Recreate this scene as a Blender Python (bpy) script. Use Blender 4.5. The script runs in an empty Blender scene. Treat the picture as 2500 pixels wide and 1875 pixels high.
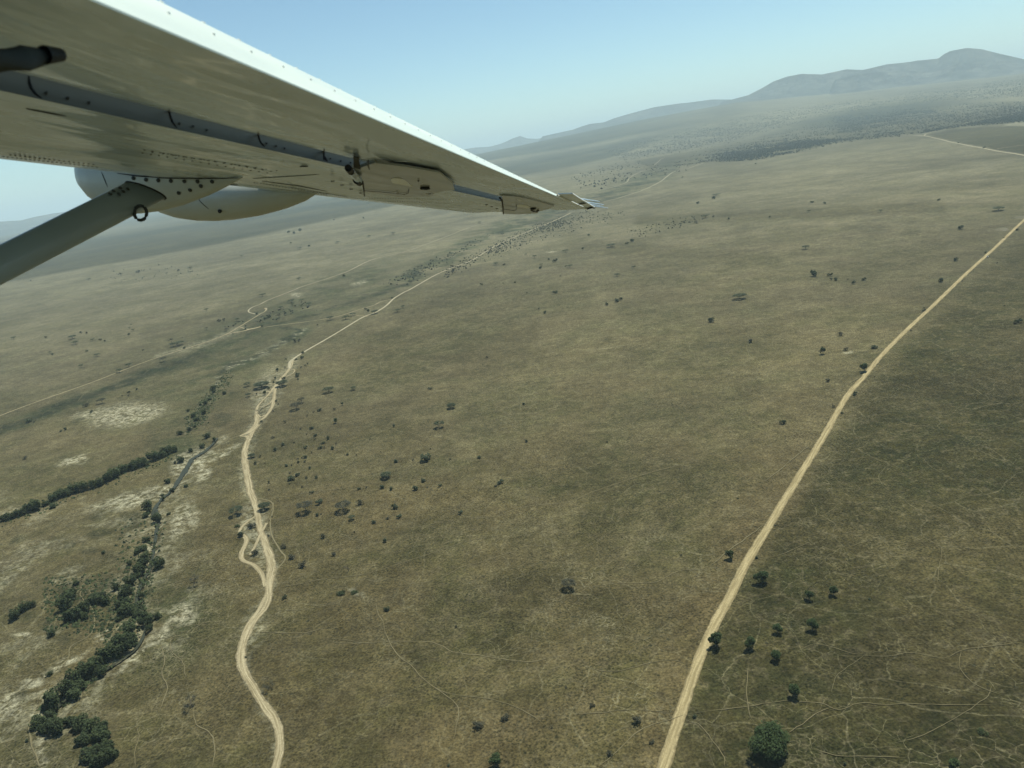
import bpy, math, random
import numpy as np
from math import sin, cos, tan, atan, atan2, radians, pi, sqrt, exp
from mathutils import Vector, Matrix
from mathutils.bvhtree import BVHTree

S = bpy.context.scene
COL = S.collection
RNG = random.Random(7)
NR = np.random.default_rng(11)

# ------------------------------------------------------------------ camera
ALT = 300.0
FOC = 1878.0                       # focal length in photo pixels (2500 wide)
ROLL = atan(0.15)
PITCH = atan(573.0 / FOC)
FWD = np.array([0, cos(PITCH), -sin(PITCH)])
HX = np.array([1.0, 0, 0])
UP0 = np.array([0, sin(PITCH), cos(PITCH)])
RT = cos(ROLL) * HX - sin(ROLL) * UP0
UPV = sin(ROLL) * HX + cos(ROLL) * UP0
EYE = np.array([0, 0, ALT])
cd = bpy.data.cameras.new('camera')
cam = bpy.data.objects.new('camera', cd)
COL.objects.link(cam)
cd.sensor_width = 36.0
cd.lens = FOC / 2500 * 36.0
cd.clip_start = 0.05
cd.clip_end = 400000.0
cd.dof.use_dof = True
cd.dof.focus_distance = 60.0
cd.dof.aperture_fstop = cd.lens / 4.2
m = Matrix.Identity(4)
for i in range(3):
    m[i][0] = RT[i]; m[i][1] = UPV[i]; m[i][2] = -FWD[i]; m[i][3] = EYE[i]
cam.matrix_world = m
S.camera = cam

# ------------------------------------------------------------------ sky and sun
SUN_EL, SUN_AZ = radians(69), radians(48)        # azimuth clockwise from +Y
w = bpy.data.worlds.new('World'); S.world = w; w.use_nodes = True
nt = w.node_tree; nt.nodes.clear()
o = nt.nodes.new('ShaderNodeOutputWorld'); b = nt.nodes.new('ShaderNodeBackground')
sk = nt.nodes.new('ShaderNodeTexSky'); sk.sky_type = 'NISHITA'; sk.sun_disc = False
sk.sun_elevation = SUN_EL; sk.sun_rotation = SUN_AZ
sk.altitude = 1500; sk.air_density = 1.0; sk.dust_density = 0.6; sk.ozone_density = 1.0
b.inputs['Strength'].default_value = 0.088
tn = nt.nodes.new('ShaderNodeMix'); tn.data_type = 'RGBA'; tn.blend_type = 'MULTIPLY'; tn.inputs[0].default_value = 1.0
tn.inputs[7].default_value = (.84, 1.03, .99, 1)          # the greenish cast of the sky in the photograph
nt.links.new(sk.outputs[0], tn.inputs[6]); nt.links.new(tn.outputs[2], b.inputs[0]); nt.links.new(b.outputs[0], o.inputs[0])
sd = bpy.data.lights.new('sun', 'SUN'); sd.energy = 4.8; sd.angle = radians(0.53); sd.color = (1.0, 0.97, 0.83)
so = bpy.data.objects.new('sun', sd); COL.objects.link(so)
sv = Vector((sin(SUN_AZ) * cos(SUN_EL), cos(SUN_AZ) * cos(SUN_EL), sin(SUN_EL)))
so.rotation_euler = sv.to_track_quat('Z', 'Y').to_euler()
so.location = (0, 0, 500)
S.view_settings.view_transform = 'Standard'; S.view_settings.look = 'None'
S.view_settings.gamma = 1.0; S.view_settings.exposure = 0.5
S.view_settings.use_curve_mapping = False
S.render.engine = 'CYCLES'
S.cycles.max_bounces = 6; S.cycles.diffuse_bounces = 3; S.cycles.glossy_bounces = 3
S.cycles.volume_bounces = 1; S.cycles.transparent_max_bounces = 12
S.cycles.use_denoising = True

# ------------------------------------------------------------------ helpers
def ray(x, y):
    v = FOC * FWD + (x - 1250) * RT - (y - 937.5) * UPV
    return v / np.linalg.norm(v)

def to_px(P):
    """world points (N,3) -> photo px, py, depth"""
    d = P - EYE
    z = d @ FWD
    zz = np.where(z > 1e-3, z, 1e-3)
    return 1250 + FOC * (d @ RT) / zz, 937.5 - FOC * (d @ UPV) / zz, z

def zoom(ox, oy, sc):
    return lambda x, y: (ox + x * sc, oy + y * sc)
z1 = zoom(0, 0, .42194); z2 = zoom(600, 150, .40687); z3 = zoom(1400, 50, .49729)
z4 = zoom(0, 600, .42194); z5 = zoom(0, 1200, .40687); z6 = zoom(800, 1200, .40687)
z7 = zoom(1600, 1200, .40687); z8 = zoom(1600, 500, .42194); zb = zoom(800, 600, .40687)
z9 = zoom(0, 750, .24108); z10 = zoom(450, 880, .24108); z11 = zoom(500, 700, .22604)
z13 = zoom(2300, 500, .12056); z14 = zoom(2100, 200, .18083)
def P(f, *xy):
    return [f(xy[i], xy[i + 1]) for i in range(0, len(xy), 2)]

# value noise in numpy
_perm = NR.random((257, 257))
def vnoise(x, y):
    x = np.asarray(x, float); y = np.asarray(y, float)
    xi = np.floor(x); yi = np.floor(y); fx = x - xi; fy = y - yi
    fx = fx * fx * (3 - 2 * fx); fy = fy * fy * (3 - 2 * fy)
    a = xi.astype(np.int64) % 256; c = yi.astype(np.int64) % 256
    p = _perm
    return ((p[a, c] * (1 - fx) + p[a + 1, c] * fx) * (1 - fy) +
            (p[a, c + 1] * (1 - fx) + p[a + 1, c + 1] * fx) * fy)
def fbm(x, y, o=4):
    t = 0; s = 0; a = 1
    for k in range(o):
        t = t + a * vnoise(x * 2 ** k + 17.3 * k, y * 2 ** k - 9.1 * k); s += a; a *= .5
    return t / s
def sstep(a, b_, x):
    t = np.clip((x - a) / (b_ - a), 0, 1); return t * t * (3 - 2 * t)
def pdist(x, y, pts):
    """distance of points to a polyline"""
    best = np.full(x.shape, 1e9)
    for (ax, ay), (bx, by) in zip(pts[:-1], pts[1:]):
        dx, dy = bx - ax, by - ay; L = dx * dx + dy * dy + 1e-9
        t = np.clip(((x - ax) * dx + (y - ay) * dy) / L, 0, 1)
        best = np.minimum(best, np.hypot(x - ax - t * dx, y - ay - t * dy))
    return best
def inpoly(x, y, pts):
    r = np.zeros(x.shape, bool); n = len(pts)
    for i in range(n):
        (ax, ay), (bx, by) = pts[i], pts[(i + 1) % n]
        if ay == by: continue
        r ^= ((ay > y) != (by > y)) & (x < (bx - ax) * (y - ay) / (by - ay) + ax)
    return r

# terrain: gentle swells, and a plain that climbs toward the range on the right
def hgt(x, y):
    x = np.asarray(x, float); y = np.asarray(y, float)
    r = np.hypot(x, y); az = np.degrees(np.arctan2(x, y))
    h = 1.1 * np.sin(x / 190 + .6) * np.sin(y / 240 + 1.1) + .5 * np.sin((x + y) / 97.)
    h = h * sstep(100, 300, r)
    ramp = sstep(8500, 19500, r) * np.interp(az, [-14, -5, 0, 5, 12, 18, 25, 34, 50, 90, 120], [0, 110, 240, 335, 470, 530, 390, 250, 220, 120, 0])
    return h + ramp * (1 - .0 * r)
def ground_pt(px, py):
    v = ray(px, py)
    if v[2] > -0.0024: v = np.array([v[0], v[1], -0.0024])
    t = np.geomspace(150, 118000, 420); f = ALT + v[2] * t - hgt(v[0] * t, v[1] * t)
    k = np.where(f < 0)[0]; k = int(k[0]) if len(k) else len(t) - 1
    lo, hi = t[max(k - 1, 0)], t[k]
    for _ in range(26):
        md = .5 * (lo + hi)
        if ALT + v[2] * md - float(hgt(v[0] * md, v[1] * md)) < 0: hi = md
        else: lo = md
    p = EYE + v * hi; p[2] = float(hgt(p[0], p[1])); return p

def setp(o, label=None, cat=None, group=None, kind=None):
    if label: o['label'] = label
    if cat: o['category'] = cat
    if group: o['group'] = group
    if kind: o['kind'] = kind
    return o
def mk(name, me, parent=None):
    o = bpy.data.objects.new(name, me); COL.objects.link(o)
    if parent is not None: o.parent = parent
    return o
def mesh(name, v, f, mat=None, smooth=False, mats=None, mi=None):
    me = bpy.data.meshes.new(name)
    me.from_pydata([tuple(map(float, q)) for q in v], [], f); me.update()
    for mm in (mats or ([mat] if mat else [])): me.materials.append(mm)
    if mi is not None: me.polygons.foreach_set('material_index', mi)
    if smooth: me.polygons.foreach_set('use_smooth', [True] * len(me.polygons))
    return me
def fast_mesh(name, V, Q, mat, smooth=True):
    V = np.asarray(V, np.float32); Q = np.asarray(Q, np.int32); k = Q.shape[1]
    me = bpy.data.meshes.new(name)
    me.vertices.add(len(V)); me.vertices.foreach_set('co', V.ravel())
    me.loops.add(Q.size); me.loops.foreach_set('vertex_index', Q.ravel())
    me.polygons.add(len(Q)); me.polygons.foreach_set('loop_start', np.arange(0, Q.size, k, dtype=np.int32))
    me.polygons.foreach_set('loop_total', np.full(len(Q), k, np.int32))
    me.polygons.foreach_set('use_smooth', np.full(len(Q), smooth))
    me.update(calc_edges=True); me.materials.append(mat)
    return me

# ------------------------------------------------------------------ material helpers
class NT:
    def __init__(s, name):
        s.m = bpy.data.materials.new(name); s.m.use_nodes = True
        s.t = s.m.node_tree; s.t.nodes.clear()
        s.out = s.t.nodes.new('ShaderNodeOutputMaterial')
        s.bs = s.t.nodes.new('ShaderNodeBsdfPrincipled')
        s.t.links.new(s.bs.outputs[0], s.out.inputs[0])
        s.bs.inputs['Roughness'].default_value = .9
        s.bs.inputs['Specular IOR Level'].default_value = .2
    def n(s, t, **k):
        x = s.t.nodes.new('ShaderNode' + t)
        for a, v in k.items(): setattr(x, a, v)
        return x
    def l(s, a, b_): s.t.links.new(a, b_)
    def val(s, sock, v):
        if hasattr(v, 'is_output') or isinstance(v, bpy.types.NodeSocket): s.l(v, sock)
        elif isinstance(v, tuple) and len(v) == 3 and sock.type == 'RGBA': sock.default_value = (*v, 1)
        else: sock.default_value = v
    def math(s, op, a, b_=0.0, c=None, clamp=False):
        x = s.n('Math', operation=op, use_clamp=clamp); s.val(x.inputs[0], a); s.val(x.inputs[1], b_)
        if c is not None: s.val(x.inputs[2], c)
        return x.outputs[0]
    def mix(s, f, a, b_, mode='MIX'):
        x = s.n('Mix', data_type='RGBA', blend_type=mode)
        s.val(x.inputs[0], f); s.val(x.inputs[6], a); s.val(x.inputs[7], b_)
        return x.outputs[2]
    def noise(s, vec, scale, detail=3, dist=0.0, rough=.5):
        x = s.n('TexNoise'); s.l(vec, x.inputs['Vector']); x.inputs['Scale'].default_value = scale
        x.inputs['Detail'].default_value = detail; x.inputs['Distortion'].default_value = dist
        x.inputs['Roughness'].default_value = rough
        return x.outputs['Fac']
    def ncol(s, vec, scale, detail=2):
        x = s.n('TexNoise'); s.l(vec, x.inputs['Vector']); x.inputs['Scale'].default_value = scale
        x.inputs['Detail'].default_value = detail
        return x.outputs['Color']
    def rng(s, v, a, b_, c=0.0, d=1.0):
        x = s.n('MapRange', interpolation_type='SMOOTHSTEP'); s.val(x.inputs[0], v)
        for i, q in enumerate((a, b_, c, d)): x.inputs[i + 1].default_value = q
        return x.outputs[0]
    def vor(s, vec, scale, feat='F1', rand=1.0):
        x = s.n('TexVoronoi', feature=feat); s.l(vec, x.inputs['Vector']); x.inputs['Scale'].default_value = scale
        x.inputs['Randomness'].default_value = rand
        return x.outputs['Distance']
    def warp(s, vec, scale, amt, detail=2):
        c = s.ncol(vec, scale, detail)
        x = s.n('VectorMath', operation='MULTIPLY_ADD'); s.l(c, x.inputs[0])
        x.inputs[1].default_value = (amt, amt, 0); s.l(vec, x.inputs[2])
        return x.outputs[0]

# ground: dry savanna grass, trampled trails, tussocks
def ground_mat():
    g = NT('savanna_ground')
    tc = g.n('TexCoord').outputs['Object']
    fl = g.n('VectorMath', operation='MULTIPLY'); g.l(tc, fl.inputs[0]); fl.inputs[1].default_value = (1, 1, 0)
    v = fl.outputs[0]
    a1 = g.n('Attribute', attribute_name='mask'); a2 = g.n('Attribute', attribute_name='mask2')
    s1 = g.n('SeparateColor'); g.l(a1.outputs['Color'], s1.inputs[0])
    s2 = g.n('SeparateColor'); g.l(a2.outputs['Color'], s2.inputs[0])
    pale, green, dark = s1.outputs; web, dgreen, dry = s2.outputs
    big = g.noise(v, 1 / 160, 5, .6, .55)
    mid = g.noise(v, 1 / 26, 5, .4, .6)
    fine = g.noise(v, 1 / 3.2, 5, 0, .65)
    far = g.noise(v, 1 / 1300, 5, .5, .6)
    brown, olive = (.093, .074, .031), (.068, .062, .023)
    c = g.mix(g.rng(big, .40, .62), olive, brown)
    c = g.mix(g.rng(mid, .38, .66), c, g.mix(.6, c, (.122, .100, .048)))
    c = g.mix(g.rng(far, .35, .65, 0, .35), c, (.090, .082, .050))
    c = g.mix(g.math('MULTIPLY', a2.outputs['Alpha'], g.rng(far, .2, .6, .75, 1)), c, g.mix(g.rng(big, .35, .65), (.112, .104, .060), (.142, .130, .080)))  # paler with distance: brightening at flat view angles put into the grass colour
    c = g.mix(g.math('MULTIPLY', dry, g.rng(mid, .2, .7, .5, 1)), c, (.112, .086, .040))
    c = g.mix(g.math('MULTIPLY', green, g.rng(mid, .25, .65, .55, 1)), c, (.042, .052, .022))
    c = g.mix(g.math('MULTIPLY', dgreen, g.rng(fine, .3, .6, .6, 1)), c, (.014, .021, .010))
    c = g.mix(dark, c, g.mix(g.rng(mid, .35, .65), (.018, .022, .008), (.032, .030, .009)))
    # tussocks: small dark clumps with paler bare ground between
    wv = g.warp(v, 1 / 1.6, .8)
    tus = g.vor(wv, 1 / 1.7)
    tus2 = g.vor(g.warp(v, 1 / 3, 1.6), 1 / 4.4)
    patch = g.rng(g.noise(v, 1 / 48, 3, .3), .36, .62)
    clump = g.math('MULTIPLY', g.rng(tus, .18, .55, 1, 0), g.math('MULTIPLY_ADD', patch, .55, .35))
    c = g.mix(clump, c, g.mix(1.0, c, (.42, .46, .42), 'MULTIPLY'))
    c = g.mix(g.rng(tus2, .58, .9, 0, .40), c, (.118, .100, .056))
    sp = g.vor(g.warp(v, 1 / 5, 3), 1 / 6.5); c = g.mix(g.math('MULTIPLY', g.rng(sp, .10, .20, 1, 0), g.rng(g.noise(v, 1 / 70, 3), .42, .60, .15, .8)), c, (.026, .028, .014))
    # wandering web of game trails
    wa = g.warp(g.warp(v, 1 / 22, 16), 1 / 4, 2.2)
    e1 = g.vor(wa, 1 / 10, 'DISTANCE_TO_EDGE')
    e2 = g.vor(g.warp(g.warp(v, 1 / 9, 6.5), 1 / 2, .8), 1 / 3.6, 'DISTANCE_TO_EDGE')
    e3 = g.vor(g.warp(g.warp(v, 1 / 90, 70), 1 / 9, 4), 1 / 52, 'DISTANCE_TO_EDGE')
    p1 = g.rng(g.noise(v, 1 / 60, 3, .4), .46, .66)
    p2 = g.rng(g.noise(v, 1 / 37, 3, .8), .50, .70)
    t1 = g.math('MULTIPLY', g.rng(e1, .006, .032, 1, 0), g.math('MULTIPLY', p1, g.math('MULTIPLY_ADD', web, .75, .50)))
    t2 = g.math('MULTIPLY', g.rng(e2, .02, .10, 1, 0), g.math('MULTIPLY', p2, g.math('MULTIPLY_ADD', web, .8, .46)))
    t3 = g.math('MULTIPLY', g.rng(e3, .002, .010, 1, 0), g.math('MULTIPLY_ADD', web, .25, .45))
    tr = g.math('MAXIMUM', g.math('MAXIMUM', t1, t2), t3)
    tr = g.math('MULTIPLY', tr, g.rng(fine, .3, .55, .5, 1))
    c = g.mix(tr, c, (.145, .130, .074))
    # bare pale soil
    pl = g.math('MULTIPLY', pale, g.rng(g.noise(g.warp(v, 1 / 6, 5), 1 / 7, 5, .6, .65), .40, .60), clamp=True)
    c = g.mix(pl, c, g.mix(fine, (.18, .165, .105), (.40, .38, .26)))
    # grain at every scale, so that it still reads a kilometre off
    for sc_, lo, hi in ((1 / 1.7, .60, 1.44), (1 / 9, .78, 1.22), (1 / 42, .85, 1.15), (1 / 210, .88, 1.12), (1 / 900, .84, 1.14), (1 / 3600, .76, 1.2)):
        nn = g.noise(v, sc_, 6, .3, .72)
        k_ = g.rng(nn, .34, .66, lo, hi); cc = g.n('CombineColor'); [g.l(k_, cc.inputs[i_]) for i_ in range(3)]
        c = g.mix(1.0, c, cc.outputs[0], 'MULTIPLY')
    c = g.mix(g.rng(fine, .3, .7, .42, .0), c, g.mix(1.0, c, (.35, .38, .38), 'MULTIPLY'))
    g.l(c, g.bs.inputs['Base Color'])
    bp = g.n('Bump'); bp.inputs['Strength'].default_value = .55; bp.inputs['Distance'].default_value = 1.0
    hh = g.math('ADD', g.math('MULTIPLY', g.rng(tus, .1, .6, .5, 0), .9), g.math('MULTIPLY', fine, .7))
    g.l(hh, bp.inputs['Height']); g.l(bp.outputs[0], g.bs.inputs['Normal'])
    g.bs.inputs['Specular IOR Level'].default_value = .05
    return g.m
M_GROUND = ground_mat()

def track_mat(name, base, lane, soil, nlane):
    g = NT(name)
    uv = g.n('UVMap'); sep = g.n('SeparateXYZ'); g.l(uv.outputs[0], sep.inputs[0])
    tc = g.n('TexCoord').outputs['Object']
    wob = g.noise(tc, 1 / 14, 2)
    u = g.math('MULTIPLY_ADD', wob, .30, sep.outputs[0])
    cmb = g.n('CombineXYZ'); g.l(g.math('MULTIPLY', u, nlane), cmb.inputs[0]); g.l(g.math('MULTIPLY', sep.outputs[1], .03), cmb.inputs[1])
    st = g.noise(cmb.outputs[0], 1.0, 4, 0, .6)
    fine = g.noise(tc, 1 / 1.3, 4)
    c = g.mix(g.rng(st, .35, .65), base, lane)
    c = g.mix(g.rng(fine, .35, .75, 0, .35), c, soil)
    edge = g.math('ABSOLUTE', g.math('MULTIPLY_ADD', sep.outputs[0], 2.0, -1.0))
    ed = g.rng(g.math('ADD', edge, g.math('MULTIPLY', g.math('SUBTRACT', g.noise(tc, 1 / 2.5, 3), .5), .9)), .55, 1.05)
    c = g.mix(g.math('MULTIPLY', ed, .85), c, soil)
    g.l(c, g.bs.inputs['Base Color'])
    g.bs.inputs['Specular IOR Level'].default_value = .05
    bp = g.n('Bump'); bp.inputs['Strength'].default_value = .3; bp.inputs['Distance'].default_value = .3
    g.l(g.math('ADD', st, g.math('MULTIPLY', fine, .4)), bp.inputs['Height']); g.l(bp.outputs[0], g.bs.inputs['Normal'])
    return g.m
M_ROAD = track_mat('graded_dirt', (.195, .158, .080), (.33, .275, .150), (.11, .090, .048), 5.0)
M_TRACK = track_mat('sandy_track', (.180, .150, .084), (.34, .295, .185), (.10, .085, .050), 7.0)
M_PATH = track_mat('trodden_path', (.112, .098, .054), (.160, .140, .080), (.080, .069, .036), 2.0)
M_PALE = track_mat('far_pale_track', (.25, .222, .145), (.34, .305, .21), (.15, .138, .09), 2.0)

def plain(name, col, rough=.9, spec=.2, var=.25, sc=3.0, metal=0):
    g = NT(name); tc = g.n('TexCoord').outputs['Object']
    c = g.mix(g.noise(tc, sc, 4), tuple(q * (1 - var) for q in col), tuple(min(1, q * (1 + var)) for q in col))
    g.l(c, g.bs.inputs['Base Color']); g.bs.inputs['Roughness'].default_value = rough
    g.bs.inputs['Specular IOR Level'].default_value = spec; g.bs.inputs['Metallic'].default_value = metal
    return g.m
def leaf_mat(name, a, b_):
    g = NT(name); oi = g.n('ObjectInfo').outputs['Random']; ge = g.n('NewGeometry')
    r = g.math('MULTIPLY_ADD', ge.outputs['Random Per Island'], .75, g.math('MULTIPLY', oi, .25))
    c = g.mix(r, a, b_); g.l(c, g.bs.inputs['Base Color'])
    tr = g.n('BsdfTranslucent'); g.l(g.mix(1.0, c, (.8, 1.0, .5), 'MULTIPLY'), tr.inputs[0])
    ms = g.n('MixShader'); ms.inputs[0].default_value = .25
    g.l(g.bs.outputs[0], ms.inputs[1]); g.l(tr.outputs[0], ms.inputs[2]); g.l(ms.outputs[0], g.out.inputs[0])
    return g.m
M_ACACIA = leaf_mat('acacia_foliage', (.030, .043, .024), (.075, .090, .050))
M_GREEN = leaf_mat('green_foliage', (.018, .032, .012), (.056, .082, .030))
M_RIVER = leaf_mat('riverside_foliage', (.012, .020, .009), (.066, .086, .034))
M_GREY = leaf_mat('thorn_foliage', (.036, .040, .027), (.062, .062, .041))
M_BARK = plain('bark', (.085, .075, .06), sc=2)
M_DEAD = plain('dead_wood', (.075, .066, .055), sc=2)

# ------------------------------------------------------------------ traced layout (photo pixels)
ROAD = [(1545, 2100), (1590, 1965), (1620, 1875)] + P(z7, 150, 1330, 262, 1010, 352, 800, 430, 660, 560, 405, 700, 175, 805, 0) + \
    P(z8, 962, 1360, 1100, 1120, 1215, 985, 1310, 870, 1480, 700, 1600, 590, 1830, 370, 2133, 90) + [(2600, 447), (2700, 358)]
TRACK = [(640, 2010), (668, 1930)] + P(z5, 1655, 1659, 1675, 1560, 1676, 1450, 1640, 1360, 1570, 1260, 1510, 1160, 1465, 1080, 1445, 1000, 1455, 920, 1492, 830, 1540, 760, 1590, 700, 1612, 640, 1615, 560, 1628, 480, 1620, 400, 1595, 320, 1562, 230, 1545, 140, 1525, 60) + \
    P(z10, 668, 1330, 645, 1220, 630, 1120, 615, 1020, 610, 930, 632, 850, 668, 760, 705, 690, 738, 610, 728, 545, 742, 470, 790, 410, 850, 350, 898, 290, 950, 225, 1000, 165, 1050, 108, 1082, 55, 1098, 0)
TRACK_FAR = P(z11, 920, 880, 922, 820, 975, 768, 1050, 720, 1150, 660, 1350, 545, 1500, 455, 1700, 335, 1850, 275, 1960, 205, 2040, 130, 2150, 62) + \
    P(zb, 490, 265, 560, 225, 640, 180, 740, 135, 850, 95, 935, 45, 1010, 0) + P(z2, 1650, 1040, 1830, 965, 1950, 910)
TRACK_FAR2 = P(z3, 150, 890, 230, 870, 350, 830, 430, 790, 490, 745, 560, 728, 640, 700)
RIVER = P(z4, 1260, 1110, 1215, 1160, 1180, 1190, 1110, 1235, 1070, 1300, 1030, 1360, 1000, 1405, 930, 1470, 895, 1520, 890, 1570) + \
    P(z5, 935, 110, 952, 170, 935, 250, 915, 380, 890, 470, 830, 590, 822, 700, 868, 790, 850, 880, 790, 960, 640, 1060, 520, 1140, 420, 1220, 330, 1300, 270, 1370, 300, 1440) 
LEFTROAD = [(-90, 1050)] + P(z9, 0, 1100, 400, 950, 900, 775, 1300, 620, 1600, 510, 2074, 360) + P(z11, 220, 520, 380, 430, 560, 320, 608, 290)
LEFTROAD2 = P(z11, 560, 300, 480, 278, 478, 250, 520, 222, 600, 190, 700, 140, 980, 30) + P(z2, 340, 1352, 600, 1265, 760, 1190, 980, 1135, 1220, 1045, 1400, 980, 1620, 930)
LINKROAD = P(z11, 640, 440, 780, 420, 900, 405, 1100, 380, 1300, 350, 1450, 320, 1560, 285, 1700, 240, 1830, 200, 1900, 165, 2035, 132)
CREEK = P(z11, 1080, 460, 980, 520, 900, 560, 800, 620, 700, 690, 560, 740, 400, 810, 260, 860, 180, 930) + P(z10, 480, 45, 380, 120, 330, 200, 290, 300, 215, 430, 160, 500, 90, 570, 30, 720)
BANDA = [(-60, 1060)] + P(z9, 0, 1240, 300, 1140, 600, 1010, 900, 900, 1200, 790, 1500, 670, 1800, 570, 2074, 460) + P(z11, 120, 665, 250, 620, 420, 560, 620, 430, 900, 370, 1200, 300, 1500, 190, 1720, 120, 2000, 30)
FARGREEN = [(952, 707), (1010, 672), (1075, 640), (1150, 590), (1215, 562), (1300, 540), (1420, 500), (1480, 478), (1560, 445), (1640, 415)]

# ------------------------------------------------------------------ ground sheet
def build_ground():
    az = np.concatenate([np.arange(-62, 62.01, .2), np.arange(66, 294, 4.0)])
    rr = [1.0, 40.0, 80.0, 115.0]
    r = 130.0
    while r < 3200: rr.append(r); r *= 1.0048
    while r < 120000: rr.append(r); r *= 1.013
    rr.append(125000.0)
    rr = np.array(rr)
    A, R = np.meshgrid(np.radians(az), rr)
    x = (R * np.sin(A)).ravel(); y = (R * np.cos(A)).ravel()
    z = hgt(x, y)
    V = np.stack([x, y, z], 1)
    px, py, dep = to_px(V)
    inn = (dep > 1) & (px > -250) & (px < 2750) & (py > -50) & (py < 2150)
    I = np.where(inn)[0]; X, Y = px[I], py[I]; wx, wy = x[I], y[I]
    # irregular borders for the painted soil and plant areas
    rd = np.hypot(wx, wy)
    nx = (fbm(wx / 30, wy / 30, 4) - .5); ny = (fbm(wx / 30 + 50, wy / 30 + 90, 4) - .5)
    amp = 26000 / np.maximum(rd, 250)
    X2 = X + nx * amp * 1.1; Y2 = Y + ny * amp * .7
    pale = np.zeros(len(I)); green = pale.copy(); dark = pale.copy(); web = pale.copy(); dg = pale.copy(); dry = pale.copy()
    def ell(cx, cy, rx, ry, ang=0, soft=.5):
        ca, sa = cos(radians(ang)), sin(radians(ang)); dx, dy = X2 - cx, Y2 - cy
        q = np.sqrt(((dx * ca + dy * sa) / rx) ** 2 + ((-dx * sa + dy * ca) / ry) ** 2)
        return 1 - sstep(1 - soft, 1 + soft, q)
    n = fbm(wx / 60, wy / 60, 4)
    for e in [(310, 1012, 85, 26, -8), (380, 1002, 22, 7, -15), (174, 1126, 36, 9, -15), (335, 1215, 120, 15, -15, .6), (489, 1130, 34, 22, -50, .4),
              (452, 1130, 40, 26, -30, .3), (451, 1265, 30, 40, 20), (432, 1296, 18, 26, 10), (447, 1500, 34, 22, -35), (395, 1547, 40, 7, -50), (340, 1595, 75, 7, -38),
              (81, 1676, 30, 22, -20), (96, 1800, 14, 90, -8), (252, 1550, 22, 12, -30), (53, 1550, 14, 8, 0), (150, 1625, 60, 9, -30), (20, 1730, 40, 40, 0),
              (880, 690, 19, 5, -15), (725, 720, 14, 5, 0), (1345, 615, 14, 2.2, -8), (550, 1102, 40, 6, -35), (500, 1160, 22, 14, -40), (230, 1010, 50, 9, -10),
              (870, 1448, 22, 7, 40, .7), (2075, 861, 12, 3, 0)]:
        pale = np.maximum(pale, ell(*e))
    rp = pdist(X2, Y2, RIVER)
    pale = np.maximum(pale, .8 * (1 - sstep(4, 36, rp)) * sstep(.42, .58, fbm(wx / 17, wy / 17, 5)))
    lowleft = (1 - sstep(380, 640, X + (Y - 1500) * .1)) * sstep(1120, 1300, Y)
    pale = np.maximum(pale, lowleft * .42 * sstep(.50, .66, fbm(wx / 34, wy / 34, 5)))
    pale = np.maximum(pale, .5 * (1 - sstep(4, 24, pdist(X2, Y2, TRACK)))); pale = np.maximum(pale, .75 * ell(625, 1300, 34, 75, -8, .6)); pale = np.maximum(pale, .7 * ell(650, 960, 30, 60, 20, .6)); pale = np.maximum(pale, .5 * ell(612, 1540, 22, 60, 25, .6))
    pale = np.maximum(pale, .5 * (1 - sstep(3, 14, pdist(X2, Y2, LEFTROAD[5:]))) * sstep(.45, .6, n))
    pale = np.maximum(pale, .8 * (1 - sstep(2, 10, pdist(X2, Y2, CREEK))) * sstep(.50, .62, fbm(wx / 15, wy / 15, 5)))
    pale = np.maximum(pale, .8 * inpoly(X, Y, P(z3, 2105, 515, 2240, 485, 2500, 470, 2500, 520, 2212, 519)))
    web = np.maximum(lowleft * .8, .8 * ell(2330, 1740, 330, 170, -10, .8))
    web = np.maximum(web, .8 * ell(1500, 1560, 260, 260, 0, .9)); web = np.maximum(web, .7 * ell(470, 1450, 150, 180, 0, .7)); web = np.maximum(web, .5 * ell(900, 1500, 300, 200, 0, .9))
    # green strips along the streams
    green = np.maximum(green, 1 - sstep(5, 30, pdist(X2, Y2, CREEK)))
    green = np.maximum(green, .9 * (1 - sstep(6, 26, pdist(X2, Y2, BANDA))))
    green = np.maximum(green, 1.0 * (1 - sstep(6, 34, pdist(X2, Y2, FARGREEN))) * sstep(.36, .56, fbm(wx / 90, wy / 90, 5)))
    dg = np.maximum(dg, .9 * (1 - sstep(5, 24, pdist(X2, Y2, FARGREEN))) * sstep(.5, .62, fbm(wx / 46 + 7, wy / 46, 5)))
    for e in [(620, 800, 230, 45, -22, .6), (520, 905, 150, 60, -20, .6), (430, 1080, 70, 50, -40, .6), (110, 1810, 110, 70, 0, .6), (1560, 440, 60, 12, -15), (850, 690, 140, 32, -18, .6),
              (420, 1500, 120, 140, 0, .8)]:
        green = np.maximum(green, .8 * ell(*e))
    dg = np.maximum(dg, .85 * (1 - sstep(5, 13, pdist(X2, Y2, BANDA[:9]))))
    dg = np.maximum(dg, .8 * (1 - sstep(2.0, 6, pdist(X2, Y2, CREEK)))); dg = np.maximum(dg, .6 * (1 - sstep(1.5, 4, pdist(X2, Y2, BANDA[8:]))))
    dg = np.maximum(dg, .8 * (1 - sstep(1.5, 4, pdist(X, Y2, P(z11, 800, 440, 860, 455, 960, 450, 1090, 460)))))
    dg = np.maximum(dg, .7 * (1 - sstep(2, 6, pdist(X2, Y2, P(z11, 1500, 200, 1620, 170, 1720, 115, 1850, 85, 2000, 30) + [(1000, 690), (1030, 675)]))))
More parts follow.
